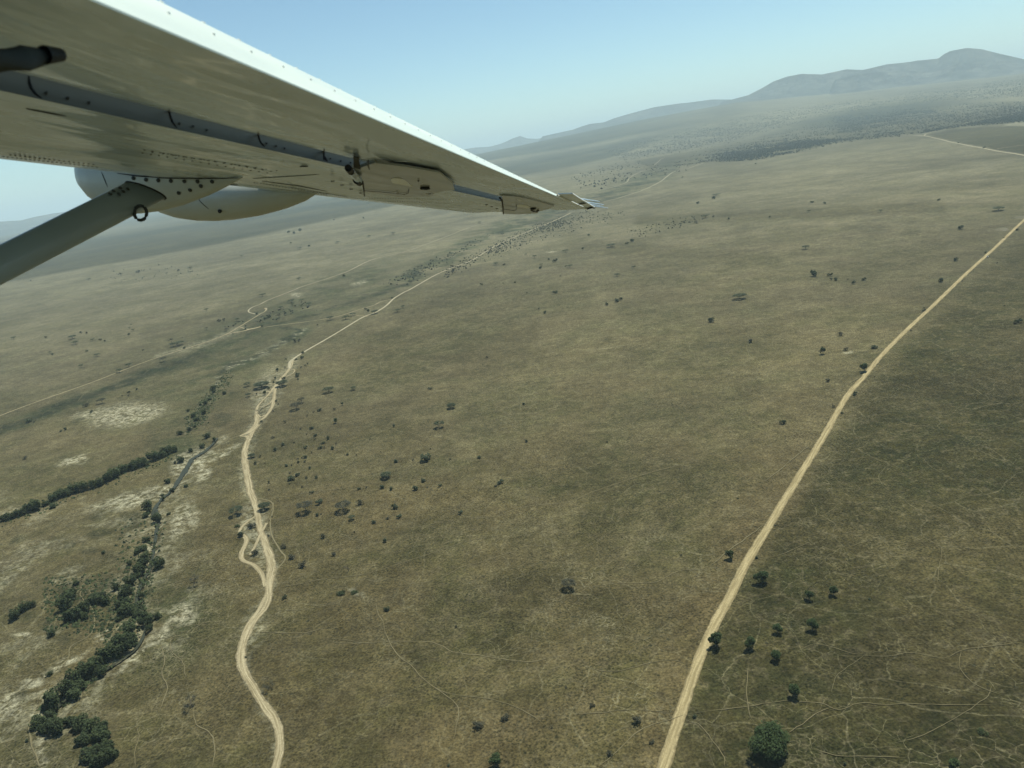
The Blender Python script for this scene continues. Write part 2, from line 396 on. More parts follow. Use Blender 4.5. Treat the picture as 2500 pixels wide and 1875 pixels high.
    for (f, cx, cy, rx, ry, an) in [(z5, 620, 550, 75, 42, -15), (z5, 430, 610, 70, 85, 40), (z5, 680, 730, 52, 52, 0), (z5, 570, 262, 70, 22, -10), (z5, 540, 360, 50, 24, -15), (z5, 780, 175, 85, 55, -25),
                                    (z5, 580, 160, 50, 22, -10), (z5, 450, 750, 90, 50, 0), (z5, 250, 800, 50, 30, -30), (z5, 660, 380, 50, 26, -10), (z5, 370, 880, 45, 35, 0), (z5, 110, 300, 60, 30, -20),
                                    (z5, 420, 330, 30, 14, -20), (z5, 150, 740, 70, 40, -20), (z5, 610, 650, 85, 48, -5), (z5, 90, 1280, 110, 50, -30), (z9, 785, 1145, 75, 20, -20), (z5, 20, 540, 40, 16, 0),
                                    (z10, 250, 740, 80, 30, -20), (z5, 900, 590, 30, 20, 0), (z5, 640, 850, 30, 14, 0), (z9, 50, 1555, 40, 14, -15), (z10, 480, 340, 50, 26, -20), (z10, 370, 590, 100, 70, -20)]:
        c = f(cx, cy); sc = (f(1, 0)[0] - f(0, 0)[0])
        dg = np.maximum(dg, .55 * ell(c[0], c[1], rx * sc, ry * sc, an, .3))
    # darker, greener pasture right of the straight road and burnt country far off
    side = inpoly(X, Y, ROAD + [(3600, 300), (3600, 2400), (1500, 2400)])
    dark = np.maximum(dark, side * sstep(0, 60, pdist(X2, Y2, ROAD)) * (.40 + .30 * sstep(.42, .62, fbm(wx / 140, wy / 140, 4))))
    dry = np.maximum(dry, (~side) * (1 - sstep(10, 150, pdist(X2, Y2, ROAD))) * .8 * sstep(950, 1350, Y))
    dry = np.maximum(dry, .6 * ell(800, 1230, 170, 60, -10, .7)); dry = np.maximum(dry, .45 * ell(1150, 1780, 330, 110, -20, .8)); dry = np.maximum(dry, .4 * ell(1880, 1180, 90, 150, 20, .8))
    for e in [(1560, 1210, 110, 55, -5), (1450, 1130, 70, 40, 0), (1270, 1320, 40, 24, 0), (1300, 1420, 90, 40, 0), (1480, 1480, 60, 50, 0), (1240, 1570, 70, 60, 10), (1040, 1590, 60, 40, 0), (1480, 1270, 60, 26, 0),
              (2380, 900, 260, 160, -30), (2250, 1250, 240, 120, -30), (1340, 1190, 70, 28, 0), (950, 1060, 60, 30, 0)]:
        dark = np.maximum(dark, .38 * ell(*e, .7))
    # far plains: boundary of the blue dark country
    L1 = [(-300, 745), (0, 695), (527, 600), (966, 504), (1120, 455), (1271, 431), (1400, 408), (1480, 390), (1600, 352), (1700, 335), (1850, 318)]
    yb = np.interp(X, [q[0] for q in L1], [q[1] for q in L1])
    hz = 545 - .15 * X
    st = fbm(wx / 2600, wy / 900, 5)
    t = np.clip((yb - Y) / np.maximum(yb - hz, 1), 0, 1)
    fd = sstep(0, 6, yb - Y) * (.72 + .26 * sstep(.42, .58, st)) * (1 - .85 * np.exp(-((t - .62) / .09) ** 2) * sstep(.4, .55, fbm(wx / 4000, wy / 2500, 3)))
    fd = fd * (1 - sstep(1750, 1900, X)) * (1 - .6 * sstep(1450, 1700, X))
    dark = np.maximum(dark, fd)
    WOOD = P(z3, 380, 725, 640, 700, 870, 690, 1100, 645, 1330, 595, 1600, 568, 1760, 545, 1900, 520, 2230, 480, 2400, 450, 2400, 380, 2212, 395, 1900, 405, 1640, 420, 1500, 440, 1250, 480, 1050, 520, 900, 575, 640, 630, 300, 690)
    wd = inpoly(X2 + nx * 8, Y2, WOOD)
    dark = np.maximum(dark, wd * .42); dark = np.maximum(dark, .97 * ell(2130, 281, 200, 22, -9, .5)); dark = np.maximum(dark, .8 * ell(2060, 320, 60, 8, -8, .5))
    dark = np.maximum(dark, .6 * inpoly(X, Y, P(z3, 1740, 560, 1850, 535, 2000, 525, 2230, 515, 2500, 510, 2500, 720, 2212, 655, 1880, 598)) * (.6 + .8 * st))
    dark = np.maximum(dark, .55 * ell(1480, 870, 0, 0, 0) if False else dark)
    for (ax, ay, bx, by, hw, k) in [(1560, 540, 2300, 505, 12, .4), (1400, 600, 1900, 640, 16, .2), (1000, 760, 1400, 720, 45, .25), (930, 860, 1250, 790, 60, .22)]:
        dark = np.maximum(dark, k * (1 - sstep(.4 * hw, hw * 1.6, pdist(X2, Y2, [(ax, ay), (bx, by)]))))
    green = green * (.35 + .65 * sstep(.38, .58, fbm(wx / 38 + 3, wy / 38, 5)))
    dg = dg * (.45 + .55 * sstep(.36, .56, fbm(wx / 16 + 3, wy / 16, 4)))
    m1 = np.zeros((len(x), 4), np.float32); m1[:, 3] = 1; m2 = m1.copy()
    m1[I, 0] = pale; m1[I, 1] = green; m1[I, 2] = np.clip(dark, 0, .97)
    m2[:, 3] = sstep(300, 3200, np.hypot(x, y)); m2[I, 3] *= (1 - .75 * np.clip(dark, 0, 1)); m2[I, 0] = web; m2[I, 1] = dg; m2[I, 2] = dry  # alpha: painted brightening of the ground away from the viewer
    # river bed cut into the sheet
    near = np.where(rp < 40)[0]
    if len(near):
        g = [ground_pt(*q) for q in RIVER]; dd = pdist(wx[near], wy[near], [(q[0], q[1]) for q in g])
        V[I[near], 2] -= 2.2 * (1 - sstep(2.0, 5.5, dd))
    nr, na = len(rr), len(az)
    ii, jj = np.meshgrid(np.arange(nr - 1), np.arange(na), indexing='ij'); j2 = (jj + 1) % na
    Q = np.stack([ii * na + jj, ii * na + j2, (ii + 1) * na + j2, (ii + 1) * na + jj], -1).reshape(-1, 4)[:, ::-1]
    V = np.vstack([V, [[0, 0, 0]]])
    me = fast_mesh('ground', V, Q, M_GROUND)
    for nm, mm in (('mask', m1), ('mask2', m2)):
        at = me.color_attributes.new(nm, 'FLOAT_COLOR', 'POINT')
        at.data.foreach_set('color', np.vstack([mm, [[0, 0, 0, 1]]]).astype(np.float32).ravel())
    o = mk('ground', me); setp(o, kind='structure', label='dry olive and brown savanna plain')
    return o
build_ground()

# ------------------------------------------------------------------ haze
def box(name, x0, x1, y0, y1, za, zb_):
    v = [(x, y, z) for x in (x0, x1) for y in (y0, y1) for z in (za, zb_)]
    f = [(0, 1, 3, 2), (4, 6, 7, 5), (0, 4, 5, 1), (2, 3, 7, 6), (0, 2, 6, 4), (1, 5, 7, 3)]
    return mesh(name, v, f)
hm = bpy.data.materials.new('haze_air'); hm.use_nodes = True; t_ = hm.node_tree; t_.nodes.clear()
ho = t_.nodes.new('ShaderNodeOutputMaterial'); hv = t_.nodes.new('ShaderNodeVolumePrincipled')
hv.inputs['Color'].default_value = (.72, .91, .985, 1); hv.inputs['Density'].default_value = 1 / 26000.
hv.inputs['Anisotropy'].default_value = 0.0
t_.links.new(hv.outputs[0], ho.inputs['Volume'])
hb = mk('haze', box('haze', -130000, 130000, -130000, 130000, -5, 1500)); hb.data.materials.append(hm); setp(hb, kind='stuff', label='pale blue haze lying over the whole plain')

# ------------------------------------------------------------------ mountains
def mtn_mat():
    g = NT('far_hillside'); tc = g.n('TexCoord').outputs['Object']
    a = g.noise(tc, 1 / 420, 8, .8, .7); b_ = g.noise(tc, 1 / 1800, 4)
    c = g.mix(g.rng(a, .40, .66), (.0, .003, .005), (.085, .088, .070)); c = g.mix(g.rng(b_, .4, .6, 0, .5), c, (.016, .026, .022))  # strong dark and pale noise stands in for shading of the gullies
    g.l(c, g.bs.inputs['Base Color']); return g.m
M_MTN = mtn_mat()
def ridge(name, prof, R, wf, wb, label, seed, rough=.18, gully=1.0):
    """prof: skyline in photo pixels; ridge stands R metres off; wf/wb widths of its near and far slopes"""
    rays = [ray(*q) for q in prof]; azs = [atan2(v[0], v[1]) for v in rays]; els = [v[2] / sqrt(v[0] ** 2 + v[1] ** 2) for v in rays]
    na = max(60, int((azs[-1] - azs[0]) / radians(.07))); A = np.linspace(azs[0], azs[-1], na)
    E = np.interp(A, azs, els); Rr = R * (1 + .06 * (fbm(A * 14 + seed, A * 0 + 3.1, 3) - .5))
    ez = ALT + Rr * E
    T = np.concatenate([np.linspace(-1, 0, 64), np.linspace(0, 1, 22)[1:]])
    V = np.zeros((len(T), na, 3))
    for k, t in enumerate(T):
        rad = Rr + (wf if t < 0 else wb) * t
        x, y = rad * np.sin(A), rad * np.cos(A); g0 = hgt(x, y) - 12
        s = 1 - abs(t)
        nse = fbm(x / 1500 + seed, y / 1500, 5) - .5; gl = np.abs(fbm(A * 62 * gully + seed + nse * 1.2, np.full(na, t * 1.6), 4) - .5) * 2
        sh = s ** 1.25 * (1 - .8 * abs(t) ** .4 * (.1 + gl) * s ** .2) + rough * nse * s * abs(t) * 2.2
        sh = np.clip(sh, 0, None)
        end = np.minimum(1, np.minimum(np.arange(na), na - 1 - np.arange(na)) / 6.)
        zz = g0 + (np.maximum(ez - g0, 0)) * sh
        lim = ALT + (ez - ALT) / Rr * rad
        if t != 0: zz = np.minimum(zz, lim - 2)
        zz = g0 * (1 - end) + zz * end
        V[k] = np.stack([x, y, zz], 1)
    nt_ = len(T); ii, jj = np.meshgrid(np.arange(nt_ - 1), np.arange(na - 1), indexing='ij')
    Q = np.stack([ii * na + jj, ii * na + jj + 1, (ii + 1) * na + jj + 1, (ii + 1) * na + jj], -1).reshape(-1, 4)[:, ::-1]
    o = mk(name, fast_mesh(name, V.reshape(-1, 3), Q, M_MTN)); setp(o, kind='structure', label=label)
MASSIF = P(z3, 700, 405, 770, 390, 860, 366, 930, 330, 980, 300, 1050, 275, 1120, 262, 1220, 265, 1340, 240, 1420, 243, 1540, 215, 1640, 205, 1700, 196, 1790, 187, 1820, 165, 1850, 150, 1930, 135, 2000, 140, 2100, 165, 2212, 190) + [(2600, 152), (2800, 135), (3000, 110), (3200, 110)]
ridge('mountain_range', MASSIF, 21000, 2700, 4000, 'hazy blue mountain range with a rounded summit at the right', 2.0)
ridge('mountain_range', P(z3, 1250, 300, 1400, 262, 1540, 250, 1640, 245, 1760, 255, 1840, 228, 1900, 205, 1960, 225, 2050, 235, 2120, 225, 2212, 240) + [(2600, 160), (2900, 135)], 19300, 1500, 2500, 'lower shoulder in front of the hazy range', 9.0, gully=1.4)
ridge('mountain_range', P(z3, 1500, 240, 1600, 215, 1690, 196, 1760, 200, 1900, 220), 27000, 4000, 4000, 'paler peak showing behind the hazy range', 5.0)
ridge('hill', P(z3, -180, 575, 0, 535, 40, 520, 80, 508, 150, 500, 200, 480, 260, 462, 400, 425, 500, 410, 560, 404, 680, 388, 770, 388, 900, 395, 1000, 420), 24500, 3000, 4000, 'long low hazy ridge left of the range', 4.0)
ridge('hill', P(z2, 1180, 560, 1310, 527, 1380, 516, 1460, 512, 1520, 497, 1560, 482, 1600, 462, 1645, 447, 1690, 462, 1740, 464, 1800, 458, 1850, 470, 1950, 480), 31000, 3000, 3000, 'small pointed hill on the horizon', 6.0)
ridge('hill', [(-900, 640), (-500, 560), (-250, 535)] + P(z1, 0, 1282, 120, 1275, 200, 1255, 300, 1236, 360, 1228, 420, 1222, 520, 1225, 640, 1222, 800, 1235) + [(480, 500)], 27000, 4000, 4000, 'long hazy hill beyond the strut', 8.0)

# ------------------------------------------------------------------ roads, paths, water
def smooth(pts, step):
    pts = np.array(pts); out = []
    Pp = np.vstack([2 * pts[0] - pts[1], pts, 2 * pts[-1] - pts[-2]])
    for i in range(1, len(Pp) - 2):
        a, b_, c, d = Pp[i - 1], Pp[i], Pp[i + 1], Pp[i + 2]
        n = max(2, int(np.linalg.norm(c - b_) / step))
        for k in range(n):
            t = k / n
            out.append(.5 * (2 * b_ + (c - a) * t + (2 * a - 5 * b_ + 4 * c - d) * t * t + (3 * b_ - 3 * c + d - a) * t ** 3))
    out.append(pts[-1]); return np.array(out)
KR = [0]
def ribbon(name, px, width, mat, label, step=2.5, zo=.14, jit=.12, wig=0.0, kind='structure', taper=False):
    g = np.array([ground_pt(*q)[:2] for q in px])
    c = smooth(g, step)
    if not isinstance(width, (int, float)):
        # widths given per traced point
        d = np.cumsum(np.r_[0, np.linalg.norm(np.diff(g, axis=0), axis=1)]); dc = np.cumsum(np.r_[0, np.linalg.norm(np.diff(c, axis=0), axis=1)])
        W = np.interp(dc / dc[-1], d / d[-1], np.interp(np.linspace(0, 1, len(g)), np.linspace(0, 1, len(width)), width))
    else: W = np.full(len(c), float(width))
    T = np.gradient(c, axis=0); T /= np.linalg.norm(T, axis=1)[:, None] + 1e-9; N = np.stack([-T[:, 1], T[:, 0]], 1)
    L = np.r_[0, np.cumsum(np.linalg.norm(np.diff(c, axis=0), axis=1))]
    if wig: c = c + N * ((fbm(L / (wig * 9), L * 0 + KR[0] * 3.3, 4) - .5) * 2 * wig)[:, None]
    if taper: W = W * np.clip(np.minimum(L, L[-1] - L) / (L[-1] * .12 + 1e-6), .15, 1)
    j1 = 1 + jit * 2 * (fbm(L / 7, L * 0 + 11 + KR[0], 3) - .5) * 2; j2_ = 1 + jit * 2 * (fbm(L / 7, L * 0 + 47 + KR[0], 3) - .5) * 2
    KR[0] += 1; zo = zo + .006 * KR[0]
    cols = 5; V = []; UV = []
    for k in range(cols):
        u = k / (cols - 1); off = (u - .5) * W * np.where(u < .5, j1, j2_)
        p = c + N * off[:, None]; rdist = np.hypot(p[:, 0], p[:, 1])
        z = hgt(p[:, 0], p[:, 1]) + zo + .00025 * np.maximum(rdist - 600, 0) - (.10 if k in (0, cols - 1) else 0)
        V.append(np.c_[p, z]); UV.append(np.c_[np.full(len(c), u), L])
    V = np.stack(V, 1); UV = np.stack(UV, 1); n = len(c)
    ii, jj = np.meshgrid(np.arange(n - 1), np.arange(cols - 1), indexing='ij')
    Q = np.stack([ii * cols + jj, (ii + 1) * cols + jj, (ii + 1) * cols + jj + 1, ii * cols + jj + 1], -1).reshape(-1, 4)[:, ::-1]
    me = fast_mesh(name, V.reshape(-1, 3), Q, mat)
    uvl = me.uv_layers.new(name='UVMap'); idx = np.empty(len(me.loops), np.int32); me.loops.foreach_get('vertex_index', idx)
    uvl.data.foreach_set('uv', UV.reshape(-1, 2)[idx].astype(np.float32).ravel())
    o = mk(name, me); setp(o, kind=kind, label=label); return o
ribbon('dirt_road', ROAD, 6.6, M_ROAD, 'straight pale graded dirt road running to the right edge', jit=.09)
ribbon('sand_track', TRACK, [5.5] * 5 + [5.5, 5.5, 5.5, 5.5, 6.5, 7, 7, 7, 6, 5, 5.5, 7, 9, 8, 7, 6, 6, 6, 7] + [8, 8, 8, 8.5, 8, 8, 8, 9, 7, 6, 4, 3, 3, 4, 6, 7, 7, 6, 5, 5], M_TRACK, 'pale sandy track winding up the left of the plain', jit=.12)
ribbon('sand_track', TRACK_FAR, [6, 7, 5.5] + [5.2] * 17 + [7] * 2, M_PALE, 'pale sandy track running on toward the wing tip', jit=.10)
ribbon('sand_track', TRACK_FAR2, 8.0, M_PALE, 'far end of the sandy track beyond the wing tip', step=10, jit=.2)
B = lambda px, w, lab, m=M_TRACK, **k: ribbon('sand_track', px, w, m, lab, **k)
B(P(z5, 1530, 150, 1480, 185, 1440, 235, 1480, 290, 1452, 360, 1455, 410, 1520, 440, 1570, 495, 1590, 570), [2, 3, 3.5, 5, 5, 4, 4, 4, 3], 'sandy loop track left of the main track')
B(P(z5, 1540, 40, 1620, 58, 1640, 100, 1622, 180, 1632, 265, 1680, 350, 1712, 400, 1665, 465, 1640, 500), 1.4, 'faint sandy loop right of the main track', M_PATH)
B(P(z5, 1600, 620, 1555, 705, 1495, 790, 1462, 860, 1446, 930), 3.6, 'left strand of the braided sandy track')
B(P(z5, 1600, 190, 1560, 260, 1530, 330, 1500, 380), 3.0, 'short sandy strand beside the loop track')
B(P(z10, 760, 610, 800, 590, 860, 520, 900, 440, 914, 330, 925, 280, 960, 215), [3, 5, 5, 6, 5, 5, 4], 'right strand of the braided sandy track')
B(P(z10, 735, 540, 775, 575, 820, 550), 3, 'short sandy link between the two strands')
B(P(z10, 760, 470, 820, 460, 880, 420, 905, 380), 2.6, 'sandy crossing strand by the bare tree')
B(P(z10, 700, 325, 780, 322, 850, 318, 920, 312), [1.5, 3, 4, 4], 'sandy spur toward the dense acacia')
B(P(z10, 800, 250, 860, 240, 930, 245, 960, 290), 3, 'sandy shortcut under the dense acacia')
B(P(z10, 1082, 88, 1118, 98, 1100, 130, 1050, 158, 1000, 190), 2.4, 'small sandy loop beyond the junction')
B(P(z10, 735, 655, 690, 700, 640, 735, 600, 750, 560, 765), [11, 12, 10, 6, 2], 'flared sandy turning leading down to the stream', jit=.05)
B(P(z10, 650, 800, 640, 770, 600, 768, 560, 765), [7, 6, 4, 2], 'lower edge of the flared sandy turning')
B(P(z10, 560, 765, 480, 790, 400, 820, 320, 880, 250, 910), 2.2, 'faint trail from the turning to the water', M_PATH, wig=1.0)
ribbon('dirt_road', LEFTROAD, 3.6, M_TRACK, 'narrow pale road crossing the left plain', jit=.1)
ribbon('dirt_road', LEFTROAD2, [3.5, 3.5, 4, 4, 4, 4, 4, 4, 4.5, 5, 5, 5, 5, 5], M_PALE, 'narrow pale road going on beneath the wing', step=5, jit=.15)
ribbon('dirt_road', LINKROAD, 3.6, M_TRACK, 'pale link road along the green valley', jit=.12)
B(P(z11, 220, 522, 310, 500, 400, 485, 480, 462, 550, 448, 608, 432), [3, 6, 7, 14, 12, 7], 'broad bare sandy crossing in the valley')
B(P(z11, 380, 440, 440, 455, 500, 462), 3, 'short sandy strip at the valley crossing')
B(P(z11, 1640, 315, 1700, 318, 1760, 325), 2.5, 'short sandy spur by the valley trees')
B(P(z11, 608, 290, 640, 275, 665, 250, 655, 232), [5, 3, 5, 7], 'bare sandy spot at the end of the left road')
ribbon('dirt_road', P(z3, 1560, 566, 1640, 563, 1722, 568, 1880, 603, 2010, 628, 2212, 663, 2500, 715), 9.5, M_PALE, 'far pale road cutting the right edge', step=15, jit=.05)
ribbon('dirt_road', P(z3, 1722, 568, 1735, 556, 1800, 540, 1860, 525, 1940, 500), 8, M_PALE, 'far pale road branching into the woodland', step=15, jit=.15)
ribbon('dirt_road', P(z3, 2080, 632, 2110, 626, 2212, 613, 2400, 590), 5, M_PALE, 'thin far side road at the right edge', step=15, jit=.1)
ribbon('dirt_road', P(z3, 30, 862, 150, 830, 255, 798, 275, 775, 320, 748, 380, 730, 450, 728), 6.5, M_PALE, 'far pale track beyond the wing tip', step=12, jit=.3)
ribbon('dirt_road', P(z3, 395, 712, 430, 682, 445, 676), 6, M_PALE, 'short pale wash beyond the wing tip', step=10, jit=.3)
ribbon('dirt_road', P(z1, -60, 1562, 300, 1490, 520, 1447, 700, 1410, 1000, 1350, 1300, 1290), 5.5, M_PALE, 'faint straight track in the far dark country', step=30, jit=.2)
ribbon('footpath', P(z2, -400, 1210, 0, 1150, 300, 1112, 600, 1062, 900, 1015, 1300, 960), 3.5, M_PATH, 'faint game trail below the wing', step=8, jit=.3, wig=4)
ribbon('footpath', P(z3, 1130, 905, 1500, 900, 1900, 897, 2160, 895), 5, M_PATH, 'faint pale line across the far plain', step=8, jit=.4, wig=5)
# game trails
for k, (px, wd_, lab) in enumerate([
    (P(z6, -50, 895, 150, 912, 400, 900, 600, 902, 680, 925, 760, 965, 900, 982, 1000, 997, 1200, 1022, 1340, 998, 1480, 992), .75, 'long pale game trail crossing the middle foreground'),
    (P(z6, 20, 525, 250, 488, 500, 410, 700, 345, 850, 295, 1000, 270, 1150, 235), .55, 'thin game trail running up from the left track'),
    (P(z6, 420, 560, 640, 535, 800, 455, 920, 425, 1080, 372, 1240, 325, 1400, 345, 1600, 320), .6, 'thin game trail above the lone dark tree'),
    (P(z6, 820, 160, 1000, 152, 1150, 100, 1300, 78, 1450, 62, 1600, 0) + P(zb, 1960, 1355, 2212, 1295), .9, 'pale game trail across the middle plain'),
    (P(z6, 1500, 580, 1750, 552, 1960, 545, 2100, 482, 2212, 470) + P(z7, 180, 470, 300, 468, 400, 455), .6, 'game trail from the lone dark tree to the road'),
    (P(z6, 1560, 1050, 1640, 1075, 1760, 1078, 1900, 1035, 2050, 1015, 2170, 1040), .6, 'curving trail meeting the straight road'),
    (P(z6, 290, 640, 300, 720, 330, 780, 350, 860, 420, 980, 500, 1040, 560, 1110, 660, 1190, 780, 1290, 770, 1420, 740, 1540), .6, 'trail dropping through the middle foreground'),
    (P(z6, 600, 1160, 760, 1220, 1000, 1250, 1200, 1330, 1300, 1400), .5, 'short trail in the lower middle'),
    (P(z6, 1500, 1335, 1660, 1330, 1760, 1312, 1950, 1318, 2080, 1335), .5, 'flat trail near the road at lower middle'),
    (P(z6, 2140, 1340, 1880, 1430, 1760, 1540, 1620, 1659), .6, 'trail slanting off the straight road'),
    (P(z5, 1920, 878, 2040, 890, 2250, 918), .6, 'trail leaving the sandy track to the right'),
    (P(z5, 1650, 580, 1800, 555, 1950, 525, 2212, 500), .7, 'trail from the braided track eastward'),
    (P(z5, 1640, 715, 1800, 712, 1930, 690, 2090, 640, 2212, 600), .6, 'trail climbing right from the sandy track'),
    (P(z5, 1530, 845, 1600, 845, 1800, 850, 1950, 820), .8, 'trail crossing the sandy track'),
    (P(z5, 960, 900, 985, 1000, 975, 1100, 1000, 1180, 960, 1320), .7, 'trail from the pale clearing downhill'),
    (P(z5, 1020, 900, 1030, 960, 1090, 1020, 1120, 1120), .6, 'side trail by the pale clearing'),
    (P(z5, 1160, 1320, 1180, 1400, 1260, 1450, 1285, 1520, 1275, 1659), .8, 'trail dropping from the bare tree to the bottom edge'),
    (P(z5, 820, 1410, 835, 1480, 810, 1560, 815, 1659), .5, 'faint trail near the thicket at bottom left'),
    (P(z5, 560, 480, 500, 560, 490, 640, 560, 720, 550, 850, 430, 930, 400, 1020, 330, 1100), .9, 'pale cattle trail between the bush clumps'),
    (P(z5, 180, 1350, 175, 1450, 200, 1540, 240, 1659), 1.3, 'pale trail down the bottom left corner'),
    (P(z5, 1200, 210, 1330, 203, 1440, 200), .7, 'thin trail left of the sandy loop'),
    (P(z5, 1220, 470, 1350, 445, 1480, 432), .7, 'thin trail joining the sandy loop from the left'),
    (P(z10, 770, 1400, 900, 1390, 1050, 1380, 1200, 1350, 1400, 1320, 1640, 1300), .8, 'trail leaving the sandy track above the acacias'),
    (P(z10, 900, 1430, 905, 1480, 860, 1570, 880, 1659), .8, 'small trail round the dense acacia'),
    (P(z10, 870, 1612, 1000, 1612, 1090, 1600), .7, 'short straight trail below the dense acacia'),
    (P(z10, 700, 1270, 800, 1215, 920, 1170, 1100, 1110), .7, 'upper trail leaving the sandy track'),
    (P(z7, 600, 410, 740, 385, 870, 330, 960, 295), .6, 'trail rising right of the straight road'),
    (P(z7, 200, 1340, 330, 1320, 560, 1290, 780, 1255, 860, 1262, 1000, 1275, 1100, 1310, 1250, 1270, 1400, 1285, 1550, 1275, 1750, 1285, 2050, 1280), .7, 'long trail winding right from the straight road'),
    (P(z7, 790, 1450, 880, 1400, 960, 1340, 1060, 1300), .6, 'trail above the big green tree'),
    (P(z7, 1200, 985, 1400, 990, 1540, 970, 1720, 1000, 1840, 955, 2000, 930, 2212, 905), .6, 'trail across the dark pasture'),
    (P(z7, 1260, 980, 1160, 1050, 1080, 1120, 1060, 1220), .5, 'trail branching down in the dark pasture'),
    (P(z7, 850, 960, 960, 915, 1080, 940, 1180, 975, 1260, 980), .5, 'trail arcing over the dark pasture'),
    (P(z7, 1840, 955, 1830, 1050, 1880, 1130, 1960, 1180, 2090, 1230), .6, 'trail dropping through the right pasture'),
    (P(z7, 1400, 1520, 1560, 1480, 1700, 1420, 1830, 1340, 1980, 1240, 2030, 1150), .6, 'trail slanting up at lower right'),
    (P(z7, 1700, 310, 1720, 380, 1700, 480, 1690, 560), .5, 'short trail in the upper right pasture'),
    (P(z7, 200, 1380, 270, 1400, 330, 1480, 400, 1580, 420, 1659), .6, 'trail beside the road at the bottom'),
    (P(z7, 560, 1050, 550, 1200, 560, 1330, 600, 1400), .5, 'trail leading to the big green tree'),
    (P(z7, 950, 1540, 1060, 1580, 1180, 1590, 1350, 1592, 1500, 1600), .6, 'trail right of the big green tree'),
    (P(z7, 670, 190, 560, 270, 450, 350, 330, 450), 1.0, 'vehicle trace leaving the straight road'),
    (P(z8, 905, 1388, 820, 1450, 740, 1520, 640, 1600), 1.0, 'long vehicle trace left of the straight road'),
    (P(z8, 1205, 990, 1100, 1045, 980, 1085), .9, 'faint trace near the roadside tree'),
    (P(z9, 420, 1460, 560, 1390, 760, 1310, 1000, 1240, 1160, 1190), .9, 'pale trail left of the white clearing'),
    (P(z9, 0, 1330, 250, 1260, 480, 1200), .8, 'faint trail at the left edge')]):
    ribbon('footpath', px, wd_ * (.85 if 'right' not in lab and 'pasture' not in lab else .6), M_PATH, lab, step=1.6, zo=.10, jit=.35, wig=.9, taper=True)

# water
g = NT('stream_water'); g.bs.inputs['Base Color'].default_value = (.030, .034, .022, 1); g.bs.inputs['Roughness'].default_value = .5
g.bs.inputs['Specular IOR Level'].default_value = .12; M_WATER = g.m
wt = ribbon('stream_water', RIVER[:-1], [2, 4, 5, 6.5, 6.5, 5, 4, 4, 5] + [3] * 8 + [2.2] * 8, M_WATER, 'narrow grey green stream between the bushes', zo=-.9, jit=.35)

# ------------------------------------------------------------------ plants
def tube(V, Fc, pts, rad, n=5):
    base = len(V); pts = [Vector(p) for p in pts]
    for i, p in enumerate(pts):
        d = (pts[min(i + 1, len(pts) - 1)] - pts[max(i - 1, 0)]); d.normalize()
        a = d.orthogonal().normalized(); c = d.cross(a)
        for k in range(n):
            t = 2 * pi * k / n; V.append(p + (a * cos(t) + c * sin(t)) * rad[i])
    for i in range(len(pts) - 1):
        for k in range(n):
            Fc.append((base + i * n + k, base + i * n + (k + 1) % n, base + (i + 1) * n + (k + 1) % n, base + (i + 1) * n + k))
def leaves(pos, size, seed, flat=.5):
    """small four-cornered leaf clumps at the given positions"""
    r = np.random.default_rng(seed); n = len(pos)
    nrm = r.normal(size=(n, 3)); nrm[:, 2] = np.abs(nrm[:, 2]) + flat * 3; nrm /= np.linalg.norm(nrm, axis=1)[:, None]
    a = np.cross(nrm, r.normal(size=(n, 3))); a /= np.linalg.norm(a, axis=1)[:, None]; c = np.cross(nrm, a)
    s = size * (.6 + .8 * r.random((n, 1))); q = .6 + .5 * r.random((n, 1))
    V = np.stack([pos - a * s, pos - c * s * q, pos + a * s, pos + c * s * q], 1).reshape(-1, 3)
    return V, np.arange(4 * n).reshape(-1, 4)
